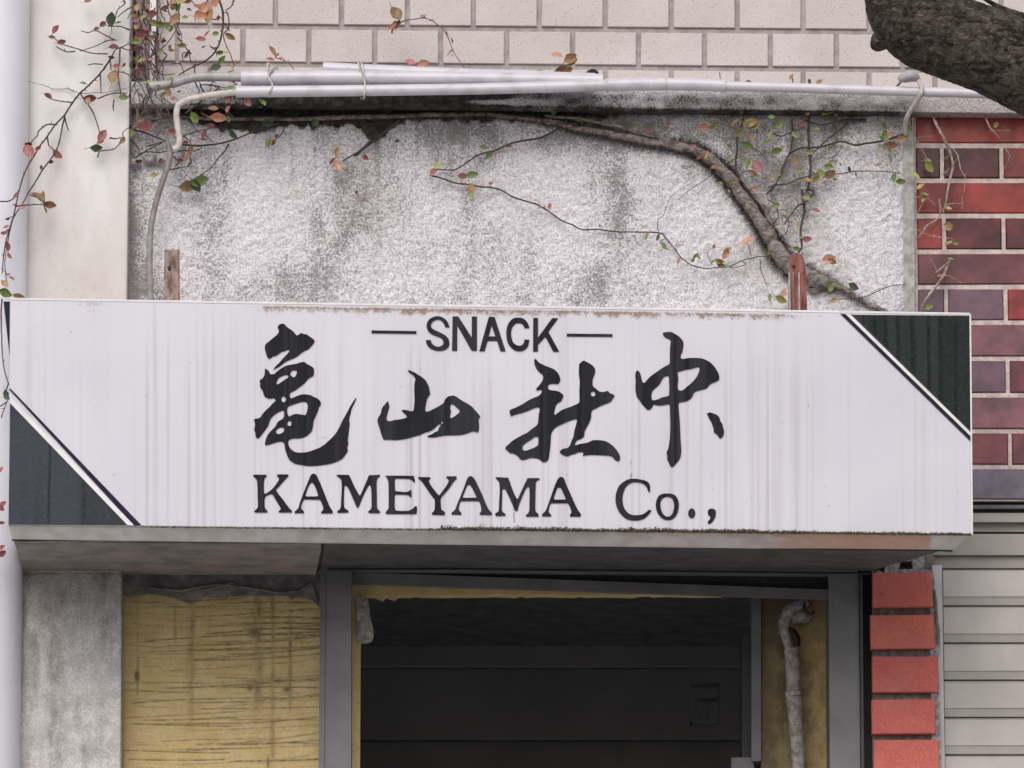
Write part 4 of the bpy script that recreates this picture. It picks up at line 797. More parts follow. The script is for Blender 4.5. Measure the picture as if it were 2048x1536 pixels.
# moss on the lower edge of the panel
mb = MB(); r2 = random.Random(11)
for _ in range(6500):
    x = r2.uniform(285, 1940); bot = 1051.5 + (x - 16) * 19 / 1927
    a = lerp(x, [285, 420, 500, 620, 720, 850, 900, 1500, 1600, 1900, 1940], [.3, .25, .5, .5, .25, .3, 1, 1, .6, .55, .6]) * (0.35 + 1.2 * float(vnoise(np.array([x / 23.]), np.array([.5]), 5)[0]))
    if r2.random() > a: continue
    h = r2.uniform(1.2, 9.5) * (a if x > 880 else .6 * a); y = bot - h * r2.random(); s = r2.uniform(.8, 2.0)
    p = W(x, y, SD + r2.uniform(.001, .006)); k = s * MM
    q = [p + Vector((r2.uniform(-1, 1), r2.uniform(-1, 1), r2.uniform(-1, 1))) * k * 1.3 for _ in range(4)]
    mb.add(q, [(0, 1, 2), (0, 2, 3), (0, 3, 1), (1, 3, 2)])
tag(mb.build('moss', M_MOSS, sg), kind='stuff')

# ================================================================ PIPES AND CABLES
def tubething(name, label, cat, pts, r, mat, d=None, n=10, sub=3, group=None):
    P = cr([(p[0], p[1], p[2] if len(p) > 2 else d) for p in pts], sub)
    mb = MB(); rr_ = [r] * len(P) if not hasattr(r, '__len__') else [float(v) for v in np.interp(np.linspace(0, 1, len(P)), np.linspace(0, 1, len(r)), r)]
    mb.tube([W(p[0], p[1], p[2]) for p in P], rr_, n)
    o = mb.build(name, mat); tag(o, label, cat, group); return o
PD = 0.085
up = thing('conduit_pipe', 'thicker white plastic pipe lying on the ledge with a sleeve at its left end', 'pipe', W(850, 157, PD))
mb = MB(); mb.tube([W(486, 155.5, PD), W(700, 155.5, PD), W(900, 157, PD), W(1100, 160, PD), W(1206, 162, PD)], [.0128, .0128, .0125, .0122, .012], 24); mb.build('pipe_body', M_PVC, up)
mb = MB(); mb.tube([W(482, 155.5, PD), W(497, 155.5, PD)], .0136, 24); mb.build('sleeve', M_PVC, up)
mb = MB(); P = cr([(484, 154.5), (440, 153.5), (400, 154), (375, 158), (350, 166), (325, 170), (300, 172)], 4); mb.tube([W(x, y, PD) for x, y in P], .0078, 12); mb.build('flexible_tail', M_FLEX, up)
lo = thing('conduit_pipe', 'thinner white plastic pipe running along the ledge the full width to the branch', 'pipe', W(1100, 175, PD + .01))
LP = [(472, 184), (730, 181), (950, 178), (1100, 174), (1213, 170.5)]
mb = MB(); mb.tube([W(x, y, PD + .012) for x, y in LP], .0098, 20); mb.build('pipe_body', M_PVC, lo)
mb = MB(); mb.tube([W(1211, 170.5, PD + .012), W(1270, 168.5, PD + .012), W(1333, 168, PD + .012)], .0112, 20); mb.build('coupling', M_PVC, lo)
mb = MB(); mb.tube([W(1331, 168, PD + .012), W(1390, 169, PD + .012), W(1450, 171.5, PD + .012)], .0108, 20); mb.build('coupling', M_PVC, lo)
mb = MB(); mb.tube([W(1448, 172, PD + .012), W(1600, 176, PD + .012), W(1800, 182.5, PD + .012), W(2000, 188, PD + .012), W(2300, 196, PD + .012), W(3000, 214, PD + .012)], .0083, 20); mb.build('pipe_body', M_PVC, lo)
for (x, y, rr_) in [(1213, 170.5, .0118), (1332, 168, .0114), (1450, 171.5, .0112)]:
    mb = MB(); mb.tube([W(x - 1.8, y, PD + .012), W(x + 1.8, y, PD + .012)], rr_, 20); mb.build('joint_ring', M_CORD, lo)
mb = MB(); P = cr([(474, 184.5), (430, 189), (395, 195), (372, 201), (358, 210), (353, 225), (354, 245), (358, 268), (359, 284), (354, 295), (346, 299)], 4); mb.tube([W(x, y, PD + .01) for x, y in P], .0055, 10); mb.build('flexible_tail', M_CORD, lo)
tubething('loose_pipe', 'short loose white pipe resting slanted behind the two ledge pipes', 'pipe', [(646, 137, .06), (860, 147, .06), (1190, 159, .06)], .0112, M_PVC, n=20, sub=2)
for i, (x, ya, yb, lb) in enumerate([(541, 131, 192, 'thin wire tie round the pipes near their left end'), (722, 126, 196, 'thin wire tie round the pipes under the loose pipe end')]):
    mb = MB(); c = W(x, (ya + yb) / 2, PD)
    loop = [(x - 3, ya + 4, .07), (x, ya, PD), (x + 3, ya + 6, PD + .016), (x + 5 * (-1 if i == 0 else 1), 152, PD + .017), (x + 4 + 4 * i, 170, PD + .019), (x - 2 + 9 * i, yb - 8, PD + .024), (x - 2 + 8 * i, yb + 1, PD + .006), (x, yb, .06)]
    P = cr(loop, 4); mb.tube([W(*p) for p in P], .0017, 6); P = cr([(x + 2, ya + 2, PD + .01), (x - 6, ya - 5, PD + .014), (x - 2, ya + 9, PD + .017), (x + 6, ya + 3, PD + .014)], 4); mb.tube([W(*p) for p in P], .0016, 6)
    tag(mb.build('wire_tie', M_CORD), lb, 'wire tie')
tubething('hanging_cable', 'dark grey cable curving down the stucco to the sign left of the rusty post', 'cable', [(331, 268, .03), (337, 290, .04), (340, 312, .05), (333, 340, .05), (318, 385, .045), (306, 430, .04), (300, 480, .05), (299, 540, .07), (302, 606, .1)], [.0025, .0042, .0055, .005, .005, .005, .0055, .0055], M_CABLE)
# small bulky fixings on the left plaster
mb = MB()
for (x, y, r_) in [(297, 319, .009), (303, 317, .008), (272, 325, .007), (320, 322, .005)]:
    mb.tube(cr([W(x - 8, y, .01), W(x, y - 1, .014), W(x + 9, y, .01)], 2), [r_ * .6, r_ * .9, r_, r_ * .9, r_ * .6], 8)
tag(mb.build('plaster_lump', M_WHITEMORTAR), 'whitish lumpy mortar plug under the creeper left of the cable', 'mortar')
# rusty posts that carry the sign
lpst = thing('steel_post', 'rusty brown flat steel post with a bolt hole left above the sign', 'post', W(342, 560, .17))
ol = [(329, 499), (356.5, 499), (357, 610), (327, 610)]
outline('post_plate', [ol, ell(337.5, 537.5, 5, 5.5, 12)], lambda x, y: .17, .006, M_RUST, lpst)
mb = MB(); mb.hexa([W(357, 492, .17), W(359, 493, .17), W(359.5, 610, .17), W(357, 610, .17)], [W(357, 492, .14), W(359, 493, .14), W(359.5, 610, .14), W(357, 610, .14)]); mb.build('post_flange', M_RRUST, lpst)
mb = MB(); mb.tube([W(339, 538, .162), W(339, 538, .168)], .004, 10); mb.build('bolt', M_BLACK, lpst)
rp = thing('steel_post', 'reddish rusty steel bracket post with rounded top where the creeper crosses it', 'post', W(1594, 570, .17))
ol = [(1577, 545), (1578, 522), (1583, 512), (1590, 506), (1599, 506), (1605, 512), (1609, 524), (1612, 545), (1615, 630), (1576, 630)]
outline('post_plate', [ol, ell(1588, 533.5, 3.6, 3.6, 10)], lambda x, y: .17, .005, M_RRUST, rp)
for (xa, xb, mt) in [(1577, 1580, M_CAULK), (1596.5, 1599.5, M_CAULK), (1603, 1607, M_RRUST), (1585, 1588, M_RUST)]:
    pbar('post_rib', [(xa, 545), (xb, 543), (xb + 1, 628), (xa + 1, 628)], .174, .004, mt, rp)
mb = MB(); mb.tube([W(1588, 533.5, .168), W(1588, 533.5, .163)], .004, 8); mb.build('bolt', M_BLACK, rp)
# grey insulator and pale cord at right
ins = thing('cable_clamp', 'grey plastic clamp with a pale cord on the pipe below the branch', 'clamp', W(1818, 158, PD + .03))
mb = MB(); mb.tube([W(1797, 155, PD + .02), W(1800, 158, PD + .024), W(1808, 155, PD + .024), (W(1820, 152, PD + .024)), W(1832, 154, PD + .024), W(1838, 160, PD + .02)], [.002, .006, .0095, .0105, .009, .004], 12); mb.build('clamp_body', M_FLEX, ins)
mb = MB(); P = cr([(1836, 160, .11), (1843, 172, .11), (1843, 186, .11), (1835, 200, .095), (1824, 217, .08), (1814, 235, .065), (1811, 252, .045), (1812, 268, .03)], 4); mb.tube([W(*p) for p in P], .0042, 10); mb.build('cord', M_CORD, ins)

# ================================================================ CREEPERS
def leaf_mesh(mat, k):
    r = random.Random(k); v = []; st = [0, .18, .4, .65, .86, 1.0]; wd = [0.02, .20, .31, .28, .15, 0.0]; curl = r.uniform(.1, .5)
    for s, w_ in zip(st, wd):
        z = -curl * (s - .4) ** 2
        for t in (-1, 0, 1): v.append((s, z + (-.18 * abs(t) * w_ * 3), t * w_ * r.uniform(.92, 1.08)))
    f = []
    for i in range(5):
        a = i * 3; f += [(a, a + 1, a + 4, a + 3), (a + 1, a + 2, a + 5, a + 4)]
    n0 = len(v); bx = r.uniform(-.12, .12)
    v += [(0.03, .01, -.022), (0.03, .01, .022), (-.22, .05, bx - .018), (-.22, .05, bx + .018), (-.45, .16, bx * 2.2 - .014), (-.45, .16, bx * 2.2 + .014)]
    f += [(n0, n0 + 1, n0 + 3, n0 + 2), (n0 + 2, n0 + 3, n0 + 5, n0 + 4)]
    me = bpy.data.meshes.new('leaf'); me.from_pydata(v, [], f); me.update(); me.polygons.foreach_set('use_smooth', [True] * len(f)); me.materials.append(mat); return me
LMESH = {k: [leaf_mesh(m_, i * 7 + ord(k)) for i in range(4)] for k, m_ in LM.items()}
RL = random.Random(99)
def leaf(par, x, y, size, col, ang=None, d=0.02, jit=1.0):
    if ang is None: ang = RL.uniform(0, 360)
    o = bpy.data.objects.new('leaf', RL.choice(LMESH[col]))
    L = size * MM * (d * -1 / DIST + 1) * 1.12
    a = math.radians(ang); mx = Matrix.Rotation(-a, 4, 'Y') @ Matrix.Rotation(RL.uniform(-.9, .9) * jit, 4, 'X') @ Matrix.Rotation(RL.uniform(-.35, .35) * jit, 4, 'Z')
    base = W(x - math.cos(a) * size * .5, y + math.sin(a) * size * .5, d)
    o.matrix_world = Matrix.Translation(base) @ mx @ Matrix.Diagonal((L, L, L * RL.uniform(.85, 1.15), 1))
    S.collection.objects.link(o); o.parent = par; o.matrix_parent_inverse = par.matrix_world.inverted(); return o
def cv(pts, ox=0, oy=0, k=4): return [(ox + x / k, oy + y / k) for x, y in pts]
def stems(spec, paths, d, r, n=5):
    nm, mat, par = spec
    for P in paths:
        mb = MB()
        rad = r
        if isinstance(P, tuple): P, rad = P
        ra = rad * RL.uniform(.85, 1.1) * (.78 if d < .02 else 1); Q = cr(P, 4)
        dz = [d + (0.08 * float(sstep(110, 45, q[0])) if d > .04 else 0) + 0.006 * math.sin(i * .37 + len(Q)) + RL.uniform(-.001, .001) for i, q in enumerate(Q)]
        rs = [ra * (1 - .45 * i / len(Q)) * RL.uniform(.9, 1.12) for i in range(len(Q))]
        pts = [W(q[0] + RL.uniform(-.35, .35), q[1] + RL.uniform(-.35, .35), z) for q, z in zip(Q, dz)]
        mb.tube(pts, rs, n)
        for i in range(2, len(Q) - 2, 3):      # little spurs and tendrils
            if RL.random() < .55:
                p = pts[i]; dr = Vector((RL.uniform(-1, 1), RL.uniform(-.3, .1), RL.uniform(-1, 1))).normalized() * RL.uniform(.002, .0065)
                mb.tube([p, p + dr], [ra * .6, ra * .25], 4)
        mb.build(nm, mat, par)

# ---- creeper A: hanging on the pier, thick at the wall corner
A = [cv(p) for p in [
 [(895,455),(850,520),(800,590),(740,650),(690,700),(640,745),(580,820),(520,915),(440,1000),(380,1090),(310,1180),(270,1250),(220,1330),(180,1430),(150,1536),(120,1680),(85,1800),(45,1940),(25,2090),(15,2190)],
 [(520,925),(500,1000),(470,1150),(420,1250),(340,1360),(280,1460),(230,1536),(180,1630),(120,1720),(90,1800),(60,1940),(40,2090),(45,2190),(60,2280)],
 [(15,2390),(8,2540),(15,2740),(30,2940),(70,3080)],
 [(580,820),(500,812),(410,795)],[(440,995),(370,1000),(310,1050),(300,1085),(240,1150),(220,1190)],[(860,430),(740,425),(620,390),(520,360),(450,320),(415,280)],[(600,410),(540,415),(480,390),(450,370)],
 [(930,320),(860,325),(760,370),(640,410)],[(920,320),(830,275),(770,245),(700,260),(650,245)],[(1040,240),(960,210),(880,210),(830,190)],[(700,830),(745,900),(780,1000),(800,1080),(810,1150)],
 [(780,790),(850,760),(920,745),(980,745),(1020,745)],[(800,590),(805,660),(810,750)],[(960,380),(955,500),(945,580),(955,680),(970,770)],[(880,470),(890,560)],
 [(1030,600),(990,580),(950,575)],[(820,515),(760,510),(700,520)],[(780,1260),(800,1210),(880,1200),(930,1180),(980,1110),(985,1060),(1030,1020)],[(880,1100),(920,1110),(970,1100)],
 [(975,-60),(990,0),(1000,30),(940,80),(920,160),(900,200)],[(1060,50),(980,100),(940,140)],[(380,1100),(390,1160),(430,1200)],[(0,1611),(60,1611),(110,1586),(140,1556)],[(120,1651),(200,1641),(280,1636),(340,1636),(400,1632)],
 [(240,1560),(300,1580),(345,1625)],[(355,1560),(352,1640),(365,1690)],[(895,455),(920,400),(990,370),(1050,330)],[(640,745),(690,830)],[(910,800),(905,860),(910,890)],[(970,380),(1030,400),(1080,380)],[(515,930),(530,990),(550,1045)],[(30,3180),(70,3060)],[(0,3250),(60,3210)],[(10,3340),(60,3200)],
]]
Athin = [cv(p) for p in [[(640,750),(550,712),(430,712),(370,690),(300,670),(220,650)],[(640,750),(760,742),(880,735),(1030,700)],[(540,700),(600,745)]]]
B_ = [cv(p) for p in [
 [(1040,340),(1090,420),(1150,520),(1170,640),(1180,700),(1200,780),(1260,860),(1330,940),(1385,990)],[(1200,760),(1215,690),(1280,650),(1340,700)],[(1240,60),(1200,180),(1180,260),(1230,380),(1250,460),(1260,560),(1310,600),(1400,590)],
 [(1750,0),(1780,80),(1785,180),(1770,290),(1740,380),(1690,450),(1600,510),(1520,545),(1430,600)],[(1870,0),(1850,50),(1800,85)],[(1810,90),(1830,150),(1825,230),(1790,270),(1800,340),(1840,430),(1870,520)],[(1400,0),(1430,100),(1425,200),(1350,330),(1270,410)],[(1340,0),(1350,100),(1400,170)],
 [(1420,300),(1500,400),(1530,510)],[(1080,0),(1110,90),(1090,200),(1130,300),(1180,420),(1220,560)],[(1150,0),(1140,120),(1180,260),(1160,400),(1190,560),(1170,650)],[(1260,220),(1240,330),(1250,440)],[(1060,330),(1110,420),(1120,520),(1170,640)],
 [(1040,620),(1080,560),(1160,560),(1240,540)],[(1480,910),(1580,830),(1700,740),(1760,690)],[(1600,680),(1700,680),(1800,700),(1880,690)],[(1730,640),(1780,600),(1870,560)],[(1600,690),(1660,760),(1690,700)],[(1480,930),(1540,1000),(1590,1060)],[(1730,840),(1820,890),(1870,940)],
 [(1450,1080),(1500,1110),(1530,1150)],[(1640,1080),(1700,1130)],[(1310,1060),(1330,1120)],[(1040,1000),(1060,1035),(1150,1060),(1240,1095),(1330,1130)],[(1420,1150),(1460,1155),(1600,1165),(1740,1150),(1880,1115),(1960,1080),(2060,1045),(2140,1020),(2240,985)],[(1830,1150),(1790,1220),(1740,1270),(1690,1340),(1600,1400)],
 [(1060,1290),(1110,1240),(1170,1215),(1280,1220),(1360,1200)],[(1350,1240),(1440,1205),(1540,1210),(1620,1180)],[(1170,1170),(1250,1150),(1330,1125)],[(1120,1240),(1180,1200),(1300,1140)],[(1040,1120),(1100,1170),(1120,1240)],[(1500,1330),(1530,1290),(1510,1250)],[(1340,1360),(1420,1345),(1510,1330)],
 [(1210,970),(1300,950),(1400,935)],[(1370,1240),(1430,1290),(1400,1330)],[(1400,1180),(1450,1100),(1550,1060),(1700,1020)],
]]
ca = thing('creeper', 'leafy creeper hanging over the cream pier and trailing past the left sign end', 'creeper', W(140, 200, .06))
K = ('stem', M_TWIG, ca); stems(K, [(A[0], .0019)] + A[1:], .062, .00135); stems(K, Athin, .05, .0007)
for (x, y, s, a, c) in [(445,240,80,55,'d'),(415,290,55,0,'b'),(490,330,70,20,'r'),(380,770,70,-40,'d'),(715,785,100,0,'d'),(665,665,60,0,'g'),(905,615,115,80,'b'),(905,375,80,10,'d'),(820,195,60,40,'d'),(770,235,50,0,'d'),(895,160,110,85,'k'),(890,455,50,0,'k'),(945,190,50,0,'g'),(230,1210,120,-60,'r'),(225,1150,60,0,'d'),(300,1180,50,40,'r'),
  (455,1230,90,-50,'r'),(405,1295,45,0,'d'),(330,1340,40,80,'d'),(815,1090,110,60,'r'),(765,1180,95,0,'k'),(800,1140,60,20,'r'),(930,530,60,0,'r'),(985,515,40,60,'r'),(990,785,80,-10,'g'),(700,5,60,20,'r'),(710,810,70,-80,'b'),(980,1125,60,60,'b'),
  (392,1636,100,-15,'o'),(345,1585,70,85,'b'),(290,1580,110,-35,'b'),(170,1668,55,10,'r'),(50,1826,55,0,'r'),(45,1866,55,40,'r'),(60,1970,75,-80,'d'),(80,2041,60,-50,'r'),(85,2236,60,-50,'r'),(60,2200,45,0,'d'),(45,2335,110,-20,'g'),(150,2363,95,-10,'b'),(35,2275,75,-50,'b'),(365,1680,50,-60,'b'),(355,1560,60,90,'b'),
  (48,3152,70,-75,'k'),(55,3185,60,-40,'k'),(15,3770,60,40,'r'),(20,4030,60,30,'r'),(10,4060,60,-50,'r'),(15,4390,70,20,'r'),(12,4430,70,40,'r'),(10,4180,50,0,'r'),(130,1560,50,60,'r'),(120,1640,40,0,'d'),(60,1750,40,10,'d'),(20,1860,40,30,'r')]:
    leaf(ca, x / 4, y / 4, s / 4, c, a, .066 + .085 * float(sstep(110, 45, x / 4)) + (.24 if 3100 < y < 3200 else 0))
cb = thing('creeper', 'tangled creeper of red and green leaves at the left corner of the tiles and ledge', 'creeper', W(380, 120, .06))
K = ('stem', M_TWIG, cb); stems(K, B_[:3] + [(B_[3], .0022)] + B_[4:22], .085, .0013); stems(K, B_[22:23] + [(B_[23], .0022), (B_[24], .0021)] + B_[25:], .020, .0014)
rr3 = random.Random(5); ex = []
for _ in range(46):
    x = rr3.uniform(262, 330); y = rr3.uniform(-40, 200); P = [(x, y)]
    for k in range(5): x += rr3.uniform(-9, 12); y += rr3.uniform(4, 20); P.append((x, y))
    ex.append(P)
for _ in range(18):
    x = rr3.uniform(330, 460); y = rr3.uniform(-30, 190); P = [(x, y)]
    for k in range(4): x += rr3.uniform(-14, 14); y += rr3.uniform(-6, 20); P.append((x, y))
    ex.append(P)
stems(('fine_stem', M_TWIGL, cb), ex[:32], .07, .0011); stems(('fine_stem', M_TWIG, cb), ex[32:], .075, .0012)
for (x, y, s, a, c) in [(1075,330,75,0,'g'),(1125,250,95,-10,'r'),(1110,290,80,0,'r'),(1180,240,70,60,'r'),(1220,120,85,0,'d'),(1230,180,80,-20,'y'),(1280,190,75,0,'g'),(1390,160,115,60,'o'),(1410,60,70,80,'g'),(1440,20,80,0,'y'),(1500,5,60,30,'r'),(1600,125,100,10,'o'),(1625,70,110,60,'o'),(1670,130,120,80,'b'),(1720,30,90,40,'o'),(1580,50,70,0,'r'),(1600,310,80,0,'r'),(1660,280,60,40,'r'),(1725,265,55,20,'g'),(1835,290,90,-40,'b'),
  (1450,360,70,0,'y'),(1370,400,50,0,'o'),(1755,420,65,0,'g'),(1760,480,90,50,'g'),(1800,420,55,0,'y'),(1870,520,75,80,'b'),(1720,540,90,20,'k'),(1120,590,75,70,'d'),(1120,640,55,0,'k'),(1190,655,55,0,'y'),(1360,660,85,60,'g'),(1110,390,70,0,'d'),(1340,730,85,-60,'b'),(1385,790,55,0,'r'),(1160,1000,125,20,'r'),(1115,980,70,0,'o'),(1050,1070,65,60,'y'),(1560,940,100,-60,'g'),(1740,940,130,-5,'o'),
  (1700,870,80,0,'b'),(1830,880,60,50,'r'),(1830,950,55,-80,'g'),(1680,1010,70,0,'d'),(1870,1060,95,-30,'k'),(1380,1050,90,10,'r'),(1640,1080,80,60,'r'),(1620,1115,65,0,'r'),(1520,1200,65,70,'b'),(1500,1250,75,30,'o'),(1490,1490,130,0,'b'),(1590,1450,140,15,'g'),(1560,1480,110,-60,'k'),(1230,1405,65,0,'y'),(1980,810,85,-50,'r'),(1815,795,60,0,'r'),(1840,700,60,0,'g'),(1105,1290,60,0,'d'),(1285,1290,50,80,'d'),(1440,1280,50,0,'d'),(1100,60,70,80,'b'),(1150,140,60,50,'g'),
  (1090,160,60,20,'r'),(1210,300,60,0,'b'),(1300,330,60,40,'b'),(1340,220,55,60,'g'),(1310,60,60,30,'r'),(1480,140,50,0,'g'),(1130,480,60,40,'b'),(1210,480,50,0,'r'),(1090,460,50,80,'g'),(1260,700,50,10,'g'),(1300,760,60,40,'b'),(1330,690,60,-30,'o'),(1480,1140,50,0,'d'),(1100,1000,60,-40,'r'),(2085,828,80,-70,'g'),(2150,1140,60,60,'g'),(2140,975,100,10,'k'),(2520,985,70,60,'k'),(2210,1090,35,80,'k'),(2195,1145,50,70,'d')]:
    leaf(cb, x / 4, y / 4, s / 4, c, a, .09 if y < 900 else .03)
for _ in range(20):
    x = rr3.gauss(295, 22); y = rr3.uniform(-10, 190); leaf(cb, x, y, rr3.uniform(9, 17), rr3.choice('rdbgobyg'), None, .085)
for _ in range(12): leaf(cb, rr3.uniform(330, 470), rr3.uniform(-10, 230), rr3.uniform(8, 15), rr3.choice('robgygb'), None, .075)

# ---- creeper C: old woody stem across the stucco
cc = thing('creeper', 'old woody creeper arching across the stained plaster down behind the rusty bracket', 'creeper', W(1500, 420, .02))
MP = [(262,222,3),(400,236,4),(560,238,5),(720,234,5.5),(860,230,5),(960,228,5),(1040,236,6),(1100,243,7),(1150,256,8),(1210,266,8.5),(1280,281,9.5),(1340,290,11),(1390,301,12),(1425,322,13.5),(1455,352,14),(1480,387,14),(1508,425,15),(1532,462,16),(1553,498,18),(1575,528,20),(1610,548,17),(1650,563,11),(1685,577,8),(1715,597,7),(1750,614,6.5),(1800,640,6)]
def woody(P, d0=.004, n=12, dscale=1.0):
    Q = cr(P, 5); mb = MB(); pts = []; rs = []
    for i, q in enumerate(Q):
        r = q[2] * .86 * MM * (1 + .13 * math.sin(i * 1.3) * math.sin(i * .41) + .08 * math.sin(i * 2.9)); pts.append(W(q[0] + .8 * math.sin(i * .9), q[1] + .8 * math.cos(i * 1.1), d0 + r * .7)); rs.append(r)
    mb.tube(pts, rs, n); return mb, Q
mb, Q = woody(MP); mb.build('main_stem', M_WOOD, cc)
mb, _ = woody([(1590, 540, 16), (1625, 556, 20), (1655, 566, 16), (1668, 570, 8)], .0); m2, _ = woody([(1600, 560, 12), (1625, 580, 9), (1640, 575, 10), (1660, 572, 6)], .0); mb.add(m2.v, m2.f, True); mb.build('root_burl', M_WOOD, cc)
m3, _ = woody([(1390, 300, 5), (1345, 283, 5), (1300, 272, 4), (1230, 252, 4), (1160, 238, 3.5), (1090, 232, 3)], .01); m3.build('side_stem', M_WOOD, cc)
m3, _ = woody([(1548, 490, 7), (1540, 440, 6), (1520, 405, 5), (1500, 380, 3.5), (1478, 350, 3)], .012); m3.build('side_stem', M_WOOD, cc)
rh = random.Random(21); mb = MB()
for _ in range(6000):
    i = int(rh.triangular(0, len(Q) - 1, len(Q) * .62)); q = Q[i]
    if q[0] > 1660 and rh.random() < .7: continue
    a = rh.uniform(0, 2 * math.pi); R = q[2] * rh.uniform(.5, 1.05); l = rh.uniform(4, 17) * (0.7 + q[2] / 22)
    x = q[0] + math.cos(a) * R; y = q[1] + math.sin(a) * R; b = a + rh.uniform(-.8, .8)
    p0 = W(x, y, .004 + rh.uniform(0, .012)); p1 = W(x + math.cos(b) * l, y + math.sin(b) * l, rh.uniform(.001, .006)); s = rh.uniform(.0004, .0009)
    o_ = Vector((rh.uniform(-1, 1), 0, rh.uniform(-1, 1))).normalized() * s
    mb.add([p0 - o_, p0 + o_, p0 + Vector((0, -s, 0)), p1], [(0, 1, 3), (1, 2, 3), (2, 0, 3)])
tag(mb.build('rootlets', M_HAIR, cc), kind='stuff')
Dn = lambda p: cv(p, 1536, 0); Hn = lambda p: cv(p, 1536, 384); Gn = lambda p: cv(p, 1024, 384); Cn = lambda p: cv(p, 1024, 0); Bn = lambda p: cv(p, 512, 0)
T = [(Dn([(1060,660),(1000,720),(900,780),(820,840),(740,870),(690,890),(600,930)]), .0022), (Dn([(1120,1060),(1010,1100),(900,1130),(800,1145),(690,1160),(590,1130),(480,1160),(380,1180),(260,1185),(190,1220),(150,1270),(100,1380),(60,1480),(20,1536)]), .0026),
 (Dn([(780,960),(640,960),(520,980),(430,1000),(300,960)]), .0035), (Dn([(640,980),(560,1050),(480,1110),(410,1180),(350,1230),(340,1300),(330,1400),(300,1480)]), .0018), (Dn([(330,640),(340,740),(330,900),(325,1100),(335,1250),(340,1400),(310,1536)]), .0034),
 (Dn([(0,1500),(80,1480),(160,1470),(240,1430),(320,1410),(420,1380),(560,1390),(700,1370),(900,1370),(1060,1385)]), .0017), (Dn([(190,960),(200,1060),(190,1150),(170,1230),(80,1440),(-20,1560)]), .0022), (Dn([(0,1040),(100,1090),(200,1050),(270,1020),(330,900)]), .0016),
 (Hn([(300,-20),(370,0),(300,80),(240,110),(200,160),(160,210),(130,260)]), .0022), (Hn([(270,-20),(290,150),(260,300),(270,440),(240,480)]), .0030), (Hn([(500,880),(540,860),(700,850),(800,830),(900,780),(1000,750),(1100,740)]), .0014),
 (Dn([(190,600),(200,700),(170,780),(90,860),(30,960)]), .0014), (Dn([(400,660),(340,720),(345,800)]), .001), (Dn([(760,730),(700,800),(640,830)]), .001), (Dn([(480,1270),(560,1230),(590,1160)]), .0012), (Hn([(0,60),(60,110),(80,200),(20,280)]), .0014), (Hn([(130,190),(170,240),(140,330),(40,420)]), .0013), (Hn([(-40,200),(60,290),(100,380),(180,440)]), .0022),
 (Cn([(1660,1370),(1740,1300),(1860,1230),(1920,1180)]), .0012), (Cn([(1910,1180),(1990,1220),(2048,1300)]), .0012), (Cn([(1800,1100),(1800,1200),(1790,1330),(1830,1500)]), .0028), (Cn([(1610,1070),(1700,1110),(1800,1110)]), .0009), (Cn([(1840,890),(1850,960),(1800,1090)]), .0016), (Cn([(2010,680),(1930,760),(1860,840),(1780,880)]), .0010), (Cn([(1660,580),(1670,640),(1690,680)]), .0012), (Cn([(1900,1370),(1830,1380)]), .0012), (Cn([(1640,1370),(1540,1440),(1400,1536),(1330,1600)]), .0010),
 (Cn([(440,960),(380,1020),(240,1100),(120,1120),(0,1145),(-148,1210),(-248,1230),(-348,1290),(-448,1355),(-518,1360),(-608,1355)]), .0023), (Bn([(1390,1400),(1500,1430),(1600,1465),(1700,1475),(1800,1495),(1880,1500),(1960,1520),(2048,1571),(2148,1606),(2248,1636),(2348,1696),(2448,1766),(2528,1796),(2608,1836),(2748,1836),(2848,1851),(2998,1856),(3218,1861),(3278,1906),(3338,1976),(3398,2056),(3478,2116),(3578,2146),(3688,2141),(3798,2126),(3898,2081),(4008,2056),(4088,2051)]), .0020),
 (Gn([(1180,330),(1165,280),(1170,220),(1210,190),(1240,100),(1280,30),(1340,-20),(1420,-60)]), .0009), (Gn([(1240,360),(1200,390),(1185,410),(1230,450),(1270,465)]), .0008), (Gn([(1320,490),(1310,430),(1330,400),(1370,400)]), .0008), (Gn([(1600,580),(1570,520),(1570,470),(1610,445)]), .0009), (Gn([(1985,540),(1990,620),(2020,700),(2040,750)]), .0012), (Gn([(1850,560),(1870,580),(1800,600),(1740,605)]), .0013),
 (Bn([(1150,960),(1080,1020),(1000,1080),(930,1140),(860,1190),(760,1250),(690,1290)]), .0024), (Bn([(230,1020),(200,1080),(150,1120),(110,1160)]), .0012), (Bn([(1900,940),(1830,1000),(1750,1050),(1720,1080)]), .0009), (Gn([(1880,400),(1900,460),(1915,510)]), .0009), (Cn([(0,840),(160,835),(300,860),(460,870),(620,900),(840,925)]), .0011)]
stems(('stem', M_TWIG, cc), T, .014, .002, 6)
